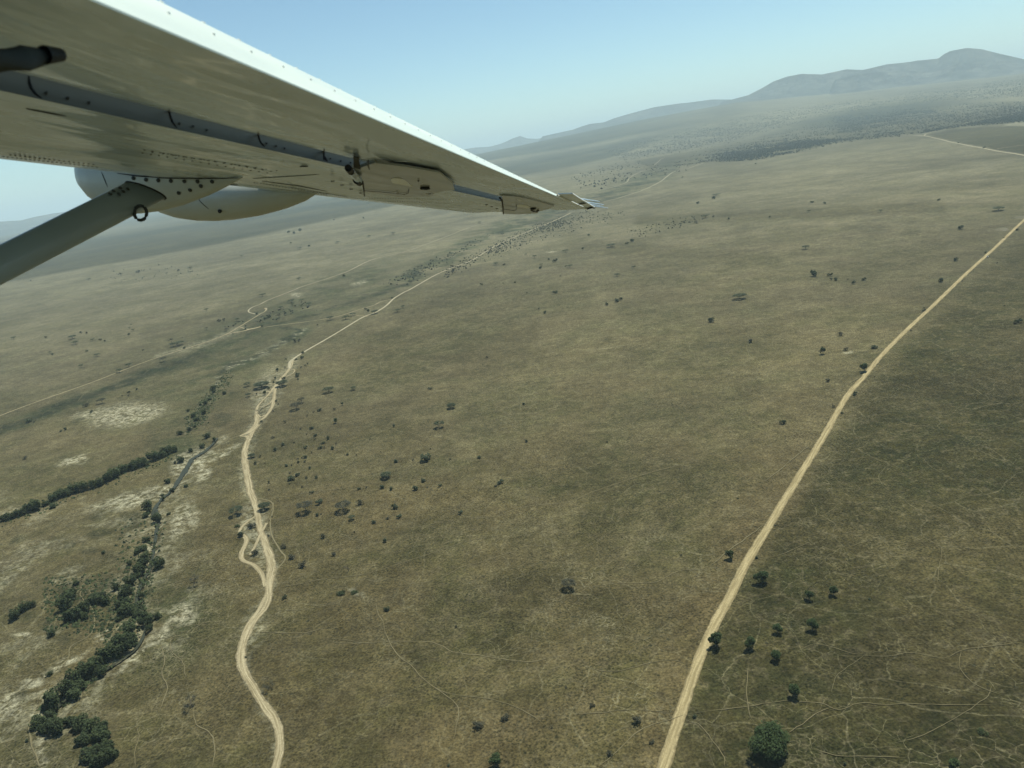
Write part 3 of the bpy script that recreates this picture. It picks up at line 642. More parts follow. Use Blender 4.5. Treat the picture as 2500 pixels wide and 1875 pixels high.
def umbrella(seed, W=10., H=5.5, dens=1.0, mat=M_ACACIA, thick=1.1):
    r = np.random.default_rng(seed); V, Fc = [], []
    base = Vector((0, 0, -.2)); fork = Vector((r.uniform(-.4, .4), r.uniform(-.4, .4), H * .38))
    tube(V, Fc, [base, base.lerp(fork, .5) + Vector((r.uniform(-.2, .2), r.uniform(-.2, .2), 0)), fork], [.30, .22, .2], 6)
    nb = int(r.integers(5, 8)); ctr = []
    for k in range(nb):
        a = 2 * pi * (k + r.uniform(-.3, .3)) / nb; R = W * .5 * r.uniform(.55, .85)
        e = Vector((cos(a) * R, sin(a) * R, H * .88 + r.uniform(-.25, .15) - (R / W) ** 2 * H * .25)); md = fork.lerp(e, .5) + Vector((0, 0, H * .06))
        tube(V, Fc, [fork, md, e], [.15, .10, .04], 4)
        for q in range(3):
            a2 = a + r.uniform(-.7, .7); R2 = W * .5 * r.uniform(.5, .98)
            e2 = Vector((cos(a2) * R2, sin(a2) * R2, H * .93 + r.uniform(-.45, .15) - (R2 / W) ** 2 * H * .8))
            tube(V, Fc, [md, md.lerp(e2, .5) + Vector((0, 0, .2)), e2], [.08, .05, .02], 3)
            ctr.append(e2)
        ctr.append(e)
    trunk = mesh('trunk', V, Fc, M_BARK, True)
    n = int(1500 * dens); ctr = np.array([list(c) for c in ctr]); pos = []
    k = r.integers(0, len(ctr), n)
    pos = ctr[k] * np.array([1, 1, 1]) + r.normal(size=(n, 3)) * np.array([W * .085, W * .085, thick * .22])
    rr = np.hypot(pos[:, 0], pos[:, 1]); pos = pos[rr < W * .53]; rr = np.hypot(pos[:, 0], pos[:, 1])
    pos[:, 2] = np.clip(pos[:, 2], H * .55, H * 1.04 - (rr / W) ** 2 * H * .8 + .3)
    n2 = int(260 * dens); a = r.random(n2) * 2 * pi; R = W * .5 * np.sqrt(r.random(n2)) ; lob = 1 - .3 * np.abs(np.sin(a * 3.5 + seed))
    extra = np.c_[np.cos(a) * R * lob, np.sin(a) * R * lob, H * .97 - (R / W) ** 2 * H * .8 + r.normal(size=n2) * .25]
    keep = vnoise(extra[:, 0] * .8 + seed, extra[:, 1] * .8) > .42 / max(dens, .4) ** .5
    pos = np.vstack([pos, extra[keep]])
    LV, LF = leaves(pos, .27, seed, .9)
    return dict(trunk=trunk, crown=fast_mesh('crown', LV, LF, mat, False), W=W)
def bushy(seed, W=6., H=5.5, n=1500, mat=M_GREEN, trunkh=.25, leaf=.26, lobes=7, core=True):
    r = np.random.default_rng(seed); V, Fc = [], []
    tube(V, Fc, [(0, 0, -.2), (.1, 0, H * .3), (.1, .1, H * .6)], [.22, .16, .06], 5)
    for k in range(4):
        a = k * 1.6 + seed; tube(V, Fc, [(.05, 0, H * .25), (cos(a) * W * .15, sin(a) * W * .15, H * .45), (cos(a) * W * .3, sin(a) * W * .3, H * .62)], [.1, .07, .03], 4)
    trunk = mesh('trunk', V, Fc, M_BARK, True); pos = []
    for k in range(lobes):
        a = 2 * pi * k / lobes + r.uniform(-.3, .3); R = W * r.uniform(.10, .36) if k else 0
        c = np.array([cos(a) * R, sin(a) * R, H * (trunkh + (1 - trunkh) * r.uniform(.30, .66))]); s = np.array([W * .21, W * .21, H * (1 - trunkh) * .36]) * r.uniform(.55, 1.15)
        m_ = n // lobes; d = r.normal(size=(m_, 3)); d /= np.linalg.norm(d, axis=1)[:, None]
        rad = .72 + .36 * r.random((m_, 1)) ** .6; rad *= 1 + .5 * (vnoise(d[:, 0] * 3 + k, d[:, 1] * 3 + d[:, 2] * 2)[:, None] - .5)
        pos.append(c + d * s * rad)
    pos = np.vstack(pos); pos = pos[pos[:, 2] > .1]
    LV, LF = leaves(pos, leaf, seed, .4)
    return dict(trunk=trunk, crown=fast_mesh('crown', LV, LF, mat, False), W=W if mat == M_RIVER else W * .80)
def bare(seed, W=7., H=6.5, leafy=0):
    r = np.random.default_rng(seed); V, Fc = [], []; tips = []
    def br(p, d, L, rad, lv):
        q = p + d * L; md = p.lerp(q, .5) + Vector(r.normal(size=3)) * L * .06
        tube(V, Fc, [p, md, q], [rad, rad * .8, rad * .55], 5 if lv < 2 else 3)
        if lv >= 4: tips.append(q); return
        for k in range(3 if lv < 2 else 2 + int(r.random() < .5)):
            nd = (d + Vector(r.normal(size=3)) * .55); nd.z = abs(nd.z) * .55 + .12; nd.normalize(); br(q, nd, L * r.uniform(.58, .8), rad * .6, lv + 1)
    br(Vector((0, 0, -.2)), Vector((.08, .05, 1)).normalized(), H * .34, .26, 0)
    d = dict(trunk=mesh('trunk', V, Fc, M_DEAD, True), crown=None, W=W)
    if leafy:
        T = np.array([list(t) for t in tips]); k = r.integers(0, len(T), leafy)
        LV, LF = leaves(T[k] + r.normal(size=(leafy, 3)) * .5, .17, seed, .7); d['crown'] = fast_mesh('crown', LV, LF, M_GREY, False)
    return d
TPL = {
    'umb': [umbrella(s, dens=1.0) for s in (1, 2, 3, 4)],
    'den': [umbrella(s, W=11, H=6.0, dens=2.1, mat=M_ACACIA, thick=2.2) for s in (5, 6)],
    'spa': [umbrella(s, W=11, H=7.0, dens=.85, mat=M_GREY) for s in (7, 8, 9)],
    'rnd': [bushy(s, 6, 5.6, 1300, M_GREEN) for s in (11, 12, 13)],
    'shr': [bushy(s, 4, 2.6, 420, M_ACACIA, .05, .26, 5) for s in (21, 22, 23, 24)],
    'gry': [bushy(s, 4, 2.4, 240, M_GREY, .05, .22, 5) for s in (31, 32, 33)],
    'bar': [bare(s) for s in (41, 42)], 'bal': [bare(s, leafy=500) for s in (43, 44)],
    'riv': [bushy(s, 9, 6.8, 1300, M_RIVER, .02, .46, 11) for s in (51, 52, 53, 54)],
    'big': [bushy(61, 15, 8.0, 11000, M_GREEN, .18, .30, 26)],
    'low': [bushy(s, 6, 1.5, 420, M_RIVER, 0, .25, 7) for s in (71, 72)],
}
NAMES = dict(umb='acacia_tree', den='acacia_tree', spa='acacia_tree', rnd='small_tree', shr='thorn_shrub', gry='thorn_shrub', bar='bare_tree', bal='bare_tree', riv='riverside_bush', big='broad_tree', low='low_bush')
CATS = dict(umb='tree', den='tree', spa='tree', rnd='tree', shr='shrub', gry='shrub', bar='tree', bal='tree', riv='bush', big='tree', low='bush')
DESC = dict(umb='flat-topped acacia', den='dense flat-topped acacia', spa='thin-crowned acacia', rnd='round dark green tree', shr='dark thorn shrub', gry='grey thorn shrub', bar='leafless tree', bal='nearly leafless tree', riv='dark green riverside bush', big='broad green tree', low='low dark bush')
PLANTS = []      # (px,py,type,width_px,label)
def add(f, kind, *tr):
    """x, y, width [, label] groups in the pixels of one zoom"""
    i = 0; sc = f(1, 0)[0] - f(0, 0)[0]
    while i < len(tr):
        x, y, wd_ = tr[i:i + 3]; i += 3; lab = None
        if i < len(tr) and isinstance(tr[i], str): lab = tr[i]; i += 1
        q = f(x, y); PLANTS.append([q[0], q[1], kind, wd_ * sc, lab])
# unique, well visible trees first
add(z7, 'big', 682, 1560, 205, 'large broad green tree at the bottom right, by far the biggest')
add(z7, 'rnd', 370, 930, 95, 'round green tree overlapping the right edge of the straight road', 830, 1230, 75, 'tall dark green tree above the large broad tree', 640, 550, 72, 'green tree just right of the straight road, highest of the roadside group',
    925, 650, 52, 'compact dark tree left of its twin in the right pasture', 1068, 622, 60, 'two-tiered dark tree farthest right of the small pasture trees', 735, 852, 55, 'slim green tree in the middle of the pasture group', 945, 836, 62, 'dark tree right of the slim green tree in the pasture group',
    570, 945, 68, 'squat dark tree below and right of the tree overlapping the road', 722, 1012, 62, 'hazy green tree below the slim tree in the pasture group', 452, 405, 50, 'small round tree left of the straight road above the bend of trees')
add(z7, 'shr', 606, 402, 22, 'tiny dark shrub touching the right edge of the straight road')
add(z7, 'low', 1960, 1445, 80, 'dark fallen-looking bush in the far lower right pasture'); add(z7, 'rnd', 1785, 1665, 60, 'green bush cut by the bottom edge at the right')
add(z7, 'shr', 1140, 1640, 22, 'tiny dark shrub at the bottom edge right of the big tree', 235, 1356, 26, 'small dark shrub right of the road near the bottom edge')
add(z6, 'spa', 1448, 585, 95, 'lone acacia with black shadow in the middle of the foreground plain')
add(z6, 'rnd', 1015, 1655, 75, 'pale green tree cut by the bottom edge in the middle')
add(z6, 'gry', 905, 1412, 62, 'grey shrub pair in the lower middle, left one', 1065, 1368, 52, 'grey shrub pair in the lower middle, right one', 1855, 1385, 60, 'grey green shrub left of the road near the bottom', 1695, 1580, 42, 'dark upright shrub near the bottom left of the road',
    1590, 1290, 34, 'small grey shrub in the lower plain between track and road', 1945, 1510, 28, 'tiny dark shrub close to the road at the bottom')
add(z10, 'den', 787, 278, 140, 'dense dark acacia left of the braided track junction', 995, 262, 125, 'dark acacia with black shadow right of the braided track junction', 815, 1512, 132, 'dense acacia touching the right side of the sandy track', 2048, 1190, 105, 'dark dense acacia alone in the plain right of the shrubs', 682, 985, 74, 'low dense tree leaning over the right side of the sandy track')
add(z10, 'umb', 535, 1565, 150, 'broad acacia left of the sandy track opposite the dense one', 1465, 325, 112, 'acacia with grey crown right of the junction', 1715, 300, 70, 'small acacia farthest right of the junction', 640, 262, 78, 'small acacia left of the dense junction tree', 650, 368, 62, 'small dark acacia below the dense junction tree', 1700, 1612, 75, 'small acacia below the thin-crowned pair')
add(z10, 'spa', 1230, 1538, 178, 'thin-crowned tall acacia, left one of the foreground pair', 1618, 1525, 150, 'thin-crowned acacia, right one of the foreground pair', 1135, 498, 115, 'thin-crowned acacia right of the braided track', 1190, 432, 82, 'thin-crowned acacia just above its larger neighbour')
add(z10, 'bal', 768, 535, 66, 'nearly leafless tree standing in the braided track'); add(z10, 'rnd', 1535, 635, 42, 'small round dark tree in the shrub field', 1605, 455, 32, 'tiny round dark tree above the shrub field', 820, 348, 42, 'dark round tree in the fork of the junction', 945, 112, 32, 'small round tree left of the track above the junction')
add(z5, 'bal', 1610, 1192, 62, 'nearly leafless tree right of the lower sandy track', 1155, 1292, 82, 'grey nearly leafless tree left of the lower sandy track', 1168, 556, 76, 'grey nearly leafless tree between stream and sandy track')
add(z5, 'bar', 2092, 478, 62, 'black leafless tree like a star on the plain'); add(z5, 'gry', 1510, 215, 48, 'grey shrub inside the top of the sandy loop', 1530, 378, 50, 'grey shrub inside the bottom of the sandy loop', 1815, 455, 46, 'grey shrub right of the small roadside loop', 1750, 402, 42, 'grey shrub at the outer bend of the right loop', 1705, 340, 36, 'grey shrub above the outer bend of the right loop')
add(z5, 'shr', 1447, 268, 42, 'dark shrub left of the sandy loop'); add(z5, 'low', 2050, 615, 75, 'flat dark bush left one of two beside a trail', 2125, 608, 52, 'flat dark bush right one of two beside a trail', 1425, 210, 50)
add(zb, 'den', 745, 975, 52, 'dark acacia farther of two alone in the middle plain'); add(zb, 'umb', 672, 1092, 66, 'acacia with clear shadow nearer of two alone in the middle plain', 285, 408, 52, 'acacia overlapping the sandy track below the wing', 110, 442, 45, 'hazy acacia left of the one overlapping the far track', 153, 420, 36, 'small acacia between the two near the valley road',
    420, 398, 34, 'left acacia of a pair right of the far track', 452, 375, 30, 'right acacia of a pair right of the far track', 1737, 185, 36, 'small acacia near one below the wing tip on the plain', 1837, 137, 28, 'small acacia far one below the wing tip on the plain')
add(z8, 'rnd', 1210, 965, 54, 'grey green tree touching the left side of the straight road at its bend'); add(z8, 'umb', 487, 545, 78, 'dark wide acacia in the far middle plain', 1985, 34, 62, 'neat umbrella acacia at the far right above the road', 868, 257, 44, 'umbrella acacia with gap under its crown in the far plain', 290, 76, 42, 'far acacia above the plain right of the wing tip')
add(z8, 'rnd', 970, 865, 34, 'dark two-tiered small tree left of the road bend'); add(z8, 'shr', 1155, 1100, 28, 'black shrub on the right side of the road at its bend', 740, 1266, 32, 'dark upright shrub in the plain left of the road', 918, 413, 44, 'dark twin shrub leftmost of the far cluster', 320, 679, 38, 'dark low shrub in the plain below the wide acacia')
add(z9, 'umb', 737, 320, 90, 'upper of two stacked acacias on the left plain', 766, 376, 78, 'lower of two stacked acacias on the left plain', 986, 500, 60, 'acacia right of the stacked pair on the left plain', 826, 612, 54, 'small acacia above the left road', 1307, 607, 64, 'acacia standing on the upper side of the left road', 1215, 660, 62, 'hazy acacia straddling the left road', 1800, 390, 130, 'wide flat acacia above the left road beside a bare tree', 140, 328, 60, 'faint acacia near the left edge')
add(z9, 'bal', 1745, 365, 66, 'bare tree beside the wide flat acacia'); add(z9, 'spa', 1036, 975, 88, 'thin-crowned acacia above the white clearing', 1657, 550, 76, 'thin-crowned acacia just below the left road')
add(z11, 'umb', 626, 105, 72, 'lone acacia above the loop of the left road', 352, 375, 66, 'acacia above the sandy valley crossing', 1357, 360, 80, 'acacia on the valley road', 1125, 205, 66, 'right acacia of the valley scatter', 820, 240, 56, 'left acacia of the valley scatter', 20, 262, 46); add(z11, 'spa', 807, 338, 60, 'thin-crowned acacia in the green valley', 235, 480, 50, 'thin grey tree left of the sandy crossing', 20, 468, 50)
N_NAMED = len(PLANTS)
add(z10, 'shr', 1150, 162, 50, 1155, 197, 26, 925, 187, 32, 1010, 187, 34, 905, 232, 32, 855, 290, 30, 1295, 692, 40, 1325, 768, 36, 1455, 802, 46, 1405, 842, 32, 1380, 892, 36, 1505, 897, 44, 1230, 892, 42, 1005, 862, 46, 920, 917, 46, 1655, 957, 30, 1230, 987, 40,
    1040, 1072, 36, 720, 1052, 46, 1270, 1097, 36, 1145, 1167, 46, 1080, 1217, 58, 1340, 1192, 32, 1290, 1347, 36, 1370, 1452, 74, 1770, 1307, 36, 1350, 1572, 46, 1370, 512, 40, 2010, 1292, 52, 1155, 1037, 32, 930, 420, 30, 780, 625, 24)
add(z10, 'gry', 1175, 697, 26, 1325, 802, 26, 1420, 887, 22, 900, 787, 32, 1110, 837, 22, 1240, 752, 20, 1290, 937, 22, 1745, 962, 22, 1190, 992, 22, 1150, 1002, 26, 1220, 1032, 30, 1085, 1067, 22, 770, 982, 34, 815, 1042, 20, 1070, 1147, 26, 1065, 1257, 26, 1240, 1197, 36, 860, 1242, 36,
    860, 1312, 26, 1195, 1287, 32, 1385, 1562, 20, 890, 1587, 22, 1245, 567, 26, 1310, 527, 20, 1520, 502, 32, 1885, 797, 18, 1540, 847, 20, 1020, 632, 36, 900, 520, 24, 950, 450, 22, 735, 345, 26, 1020, 75, 20, 1185, 75, 24, 1225, 60, 30, 1250, 40, 24)
add(z10, 'bar', 905, 662, 32, 630, 692, 24, 1192, 265, 16, 960, 1432, 44, 1722, 1042, 16)
add(z5, 'gry', 1940, 277, 38, 2005, 382, 32, 1612, 270, 20); add(z5, 'shr', 1710, 642, 30, 160, 1502, 24, 1476, 997, 14)
add(z6, 'shr', 430, 157, 30, 405, 102, 38, 278, 192, 26, 345, 302, 30, 40, 382, 32, 798, 132, 26, 355, 717, 34, 725, 1646, 20); add(z6, 'gry', 360, 167, 22, 160, 245, 14, 360, 477, 12, 200, 75, 40, 770, 815, 20, 1430, 1180, 16, 1345, 1420, 14, 2120, 385, 0.1 + 16)
add(z7, 'shr', 720, 206, 12, 1283, 650, 14, 395, 125, 9, 495, 45, 10)
add(z8, 'shr', 1080, 1208, 14, 1265, 832, 28, 1012, 413, 26, 1045, 438, 26, 1208, 438, 26, 1145, 459, 26, 1650, 446, 34, 1735, 326, 30, 1762, 141, 30, 1910, 281, 16, 2092, 149, 18, 1555, 615, 18, 1555, 600, 10, 426, 85, 16, 662, 73, 14, 2100, 684, 34)
add(z8, 'gry', 1030, 1173, 22, 1098, 844, 28, 1016, 436, 22, 1115, 434, 12, 2015, 194, 10, 230, 108, 18, 335, 71, 14, 1480, 731, 14, 2020, 586, 10, 1270, 998, 10, 1978, 341, 12, 1775, 444, 9, 165, 104, 16, 104, 103, 16, 2080, 690, 20, 1000, 1022, 30, 600, 980, 8, 1075, 757, 30, 550, 797, 30)
add(z8, 'umb', 1303, 43, 30, 888, 44, 26)
add(zb, 'shr', 615, 862, 22, 1178, 953, 18, 1193, 1179, 20, 908, 1277, 20, 595, 1291, 62, 410, 1301, 26, 380, 1466, 26, 578, 1416, 30, 530, 1466, 38, 675, 1444, 22, 1038, 1426, 32, 1302, 406, 22, 1365, 288, 28, 1125, 225, 16, 922, 236, 18, 1675, 358, 22, 1740, 336, 30, 1762, 323, 24, 397, 1088, 22, 95, 958, 24, 50, 1062, 28)
add(zb, 'gry', 1677, 1181, 16, 735, 1284, 16, 513, 1288, 14, 235, 1453, 16, 597, 1453, 12, 1008, 1446, 18, 1055, 228, 10, 1268, 381, 12, 255, 1159, 14, 618, 1221, 14, 955, 673, 18, 1195, 286, 10, 1398, 184, 10, 40, 985, 26, 160, 1300, 14, 320, 1240, 10, 30, 1220, 30)
add(zb, 'bar', 1258, 1446, 14); add(zb, 'umb', 1455, 132, 34, 1427, 40, 34, 1700, 8, 56, 1010, 117, 34, 1242, 74, 28, 1282, 120, 24, 1190, 58, 22)
add(zb, 'shr', 1367, 98, 28, 1328, 86, 16, 1275, 138, 18, 1060, 117, 16, 1529, 21, 14, 1430, 126, 12)
add(z9, 'shr', 535, 486, 28, 880, 451, 28, 1865, 421, 28, 1305, 281, 26, 1328, 179, 14, 665, 1241, 34, 615, 1263, 26, 1305, 866, 28, 1385, 839, 28, 300, 1166, 50, 1580, 1481, 34, 930, 1069, 34); add(z9, 'umb', 510, 468, 36, 1350, 241, 38, 1312, 217, 28, 940, 341, 44)
add(z9, 'gry', 345, 1171, 22, 1300, 901, 28, 1240, 901, 20, 255, 1541, 46, 870, 1006, 54, 1450, 441, 22, 465, 311, 26, 1020, 336, 28, 1065, 351, 28, 820, 268, 34, 880, 272, 34, 1558, 748, 14, 1845, 312, 14)
add(z11, 'umb', 1045, 162, 52, 935, 172, 72, 950, 207, 50, 1045, 217, 38, 1005, 965, 46); add(z11, 'shr', 655, 352, 34, 700, 337, 38, 875, 787, 24, 990, 791, 28, 1050, 777, 42, 1090, 850, 40, 1035, 880, 26, 1060, 722, 38, 1770, 270, 40, 2025, 132, 30, 560, 300, 26, 440, 432, 22, 440, 466, 30, 620, 436, 30, 305, 516, 18, 790, 915, 34)
add(z11, 'gry', 980, 602, 54, 1025, 592, 44, 160, 377, 42, 215, 367, 42, 470, 200, 12, 980, 215, 24, 1060, 240, 20, 1915, 140, 12, 600, 383, 26, 1210, 260, 12, 1220, 420, 22, 1600, 320, 44, 1740, 250, 40)
add(z3, 'umb', 190, 1108, 42, 700, 862, 42, 210, 1257, 28); add(z3, 'shr', 263, 1098, 14, 290, 1086, 20, 75, 1058, 14, 596, 998, 16, 610, 901, 16, 690, 878, 20, 1235, 901, 16, 1172, 896, 14, 1793, 886, 16, 895, 706, 10, 535, 772, 8, 1890, 603, 8, 2017, 628, 12)
add(z2, 'umb', 320, 1312, 38, 550, 1092, 38, 885, 1037, 30, 740, 1055, 32, 325, 1127, 32, 1235, 1162, 30, 1540, 1042, 22, 1580, 1066, 24, 1405, 972, 26, 2060, 1047, 26, 1920, 1147, 32, 1945, 1237, 40); add(z2, 'shr', 590, 1292, 18, 380, 1112, 16, 1860, 1202, 26, 1770, 1217, 30, 1735, 1182, 24, 1495, 1226, 26, 255, 1031, 22, 290, 1036, 20, 325, 1021, 26, 270, 1092, 12, 530, 953, 10, 708, 943, 12)
add(z1, 'umb', 1100, 1556, 28, 1100, 1580, 22, 965, 1586, 18, 515, 1621, 26, 1725, 1622, 34, 1400, 1486, 20); add(z1, 'gry', 1035, 1571, 18, 800, 1581, 26, 700, 1590, 20, 180, 1625, 10, 920, 1535, 10, 660, 1572, 10)
# riverside thicket
RIV0 = len(PLANTS)
add(z5, 'riv', *[q for t in [(890, 120, 50), (945, 180, 60), (885, 300, 50), (860, 350, 60), (828, 368, 50), (868, 405, 70), (960, 455, 80), (848, 490, 90), (868, 440, 70), (785, 565, 70), (820, 520, 60), (760, 625, 90), (745, 690, 95), (762, 740, 100), (822, 745, 70), (722, 770, 60), (900, 790, 70), (870, 760, 60), (785, 845, 120), (790, 900, 100), (730, 935, 120), (765, 960, 90), (700, 990, 110),
    (640, 1020, 110), (575, 1065, 120), (610, 1100, 90), (525, 1115, 120), (480, 1180, 110), (450, 1150, 110), (412, 1210, 120), (445, 1240, 100), (320, 1290, 130), (275, 1310, 70), (300, 1350, 70), (240, 1400, 100), (300, 1430, 100), (345, 1450, 120), (420, 1400, 80), (480, 1420, 100), (545, 1430, 100), (600, 1440, 100), (622, 1490, 110), (500, 1510, 90), (655, 1550, 110), (560, 1600, 120), (655, 1610, 120), (595, 1640, 110),
    (600, 655, 110), (560, 665, 80), (640, 670, 70), (95, 760, 90), (150, 715, 70), (190, 695, 60), (400, 700, 110), (440, 770, 100), (495, 735, 100), (415, 775, 80), (515, 760, 70), (312, 868, 60), (300, 1102, 50), (1010, 140, 30), (950, 760, 60), (700, 590, 60), (850, 800, 60), (850, 630, 40), (905, 830, 50), (460, 560, 50), (420, 640, 90), (620, 370, 34), (975, 30, 30), (520, 1100, 60), (380, 1390, 60), (265, 1440, 70), (540, 1500, 60), (690, 1590, 60), (780, 440, 40)] for q in t])
add(z4, 'riv', *[q for t in [(20, 1592, 60), (62, 1580, 70), (110, 1565, 70), (160, 1545, 70), (212, 1528, 80), (262, 1505, 50), (312, 1475, 70), (310, 1515, 50), (355, 1455, 80), (400, 1442, 70), (445, 1425, 80), (492, 1415, 70), (542, 1402, 60), (582, 1388, 60), (622, 1365, 70), (662, 1342, 80), (702, 1318, 80), (742, 1300, 80), (786, 1288, 80), (832, 1272, 80), (892, 1242, 80), (930, 1225, 80), (972, 1208, 80), (1012, 1192, 60),
    (1200, 1112, 44), (1240, 1128, 30), (1172, 1168, 40), (1106, 1192, 34), (1050, 1252, 44), (972, 1372, 44), (998, 1425, 34), (860, 1515, 60), (850, 1570, 50), (912, 1595, 70), (946, 1465, 26), (1240, 832, 40), (1215, 892, 30), (1190, 917, 36), (1182, 972, 34), (1120, 990, 36), (1138, 1012, 34), (1045, 1092, 34), (1078, 1395, 30), (1240, 850, 24), (1160, 925, 24), (1130, 1050, 24), (1100, 1070, 30), (900, 1200, 24), (1300, 860, 30), (1090, 960, 24), (1030, 1240, 20), (1015, 1260, 24)] for q in t])
RIV1 = len(PLANTS)
random.seed(5)
def scatter(kinds, n, poly, wlo, whi, lab):
    xs = [q[0] for q in poly]; ys = [q[1] for q in poly]; c = 0; t = 0
    while c < n and t < 40 * n:
        t += 1; x = RNG.uniform(min(xs), max(xs)); y = RNG.uniform(min(ys), max(ys))
        if not inpoly(np.array([x]), np.array([y]), poly)[0]: continue
        PLANTS.append([x, y, RNG.choice(kinds), -RNG.uniform(wlo, whi), lab]); c += 1
# landmark words used to tell the smaller plants apart
LM = [((860, 950), 'the acacias right of the track junction'), ((640, 950), 'the braided track junction'), ((1877, 1815), 'the large broad green tree'), ((1390, 1440), 'the lone foreground acacia'), ((945, 1170), 'the dark dense acacia'), ((1075, 1045), 'the two lone middle acacias'),
      ((2411, 626), 'the white vehicle'), ((2110, 905), 'the roadside tree at the bend'), ((1805, 730), 'the wide far acacia'), ((2437, 515), 'the neat umbrella acacia'), ((745, 1250), 'the thin-crowned foreground pair'), ((612, 1290), 'the sandy loop'), ((300, 1010), 'the white clearing'), ((180, 835), 'the stacked acacias'),
      ((400, 840), 'the wide flat acacia'), ((610, 800), 'the sandy valley crossing'), ((650, 725), 'the loop in the left road'), ((920, 770), 'the acacia overlapping the far track'), ((1430, 500), 'the wing tip'), ((800, 1000), 'the braided track acacia'), ((760, 1080), 'the shrub field centre'),
      ((850, 1430), 'the two flat bushes'), ((1500, 670), 'the small pair below the wing tip'), ((1170, 1770), 'the grey shrub pair'), ((1700, 1640), 'the lower straight road'), ((1900, 1250), 'the middle straight road'), ((400, 1200), 'the stream bend'), ((250, 1460), 'the left bush clumps'), ((730, 610), 'the middle of the wing'),
      ((2020, 670), 'the far cluster of shrubs'), ((640, 1690), 'the leafless tree by the lower track'), ((250, 1640), 'the lower thicket'), ((120, 1780), 'the thicket corner'), ((330, 1140), 'the upper hedge'), ((80, 1245), 'the left end of the hedge'), ((250, 1820), 'the bottom end of the thicket'), ((330, 1400), 'the middle thicket'), ((380, 1290), 'the narrow upper thicket')]
done = []; used = {}; keys = {}
for i, p in enumerate(PLANTS):
    x, y, k, wd_, lab = p
    tol = 5 if wd_ > 0 and k != 'riv' else 2.5
    if any(abs(x - q[0]) < tol and abs(y - q[1]) < tol for q in done): continue
    done.append(p)
def dirword(dx, dy):
    s = []
    if abs(dy) > .45 * abs(dx): s.append('above' if dy < 0 else 'below')
    if abs(dx) > .45 * abs(dy): s.append('left of' if dx < 0 else 'right of')
    return ' and '.join(s)
tmp = []
for p in done:
    if p[4] is None:
        d, nm, dx, dy = min((sqrt((p[0] - c[0]) ** 2 + (p[1] - c[1]) ** 2), n_, p[0] - c[0], p[1] - c[1]) for c, n_ in LM)
        key = (DESC[p[2]], dirword(dx, dy), nm); tmp.append((key, d, p))
tmp.sort(key=lambda t: (t[0], t[1])); cnt = {}; tot = {}
for key, d, p in tmp: tot[key] = tot.get(key, 0) + 1
ORD = ['', 'second nearest', 'third nearest', 'fourth nearest', 'fifth nearest', 'sixth nearest', 'seventh nearest', 'eighth nearest', 'ninth nearest', 'tenth nearest', 'eleventh nearest', 'twelfth nearest']
for key, d, p in tmp:
    c = cnt[key] = cnt.get(key, 0) + 1
    o_ = '' if tot[key] == 1 else (', nearest' if c == 1 else (', ' + ORD[min(c - 1, 11)] if c <= 12 else ', far one'))
    p[4] = f'{key[0]} {key[1]} {key[2]}{o_}'
GRP = dict(tree='trees scattered over the savanna', shrub='thorn shrubs scattered over the savanna', bush='bushes lining the stream')
ndone = 0
for p in done:
    x, y, k, wd_, lab = p
    gp = ground_pt(x, y); dist = np.linalg.norm(gp - EYE); mpp = dist / FOC * (FOC / sqrt(FOC ** 2 + (x - 1250) ** 2 + (y - 937) ** 2))
    Wm = wd_ * mpp if wd_ > 0 else -wd_
    tl = RNG.choice(TPL[k]); s = Wm / tl['W']
    if k == 'riv': gp[2] -= .3
    zs = s * RNG.uniform(.9, 1.12)
    if k in ('umb', 'den', 'spa'): zs = min(zs, 1.45) if Wm < 22 else 1.6
    small = (abs(wd_) < 12 or wd_ < 0) and CATS[k] != 'tree'
    if small or tl['crown'] is None:
        me = tl['crown'] or tl['trunk']; o = mk(NAMES[k], me)
        if tl['crown'] is not None and k in ('umb', 'spa', 'den', 'bal', 'rnd'):
            c = mk('trunk', tl['trunk'], o)
    else:
        o = mk(NAMES[k], None)
        mk('crown', tl['crown'], o); mk('trunk', tl['trunk'], o)
    o.location = gp; o.rotation_euler = (0, 0, RNG.uniform(0, 6.28)); o.scale = (s * RNG.uniform(.82, 1.15), s * RNG.uniform(.82, 1.15), zs * (RNG.uniform(.7, 1.15) if k == 'riv' else 1))
    setp(o, label=lab, cat=CATS[k], group=(GRP['bush'] if k in ('riv', 'low') else GRP[CATS[k]]) if wd_ > 0 else lab.split(' scattered')[0] + 's scattered in the distance')
    ndone += 1

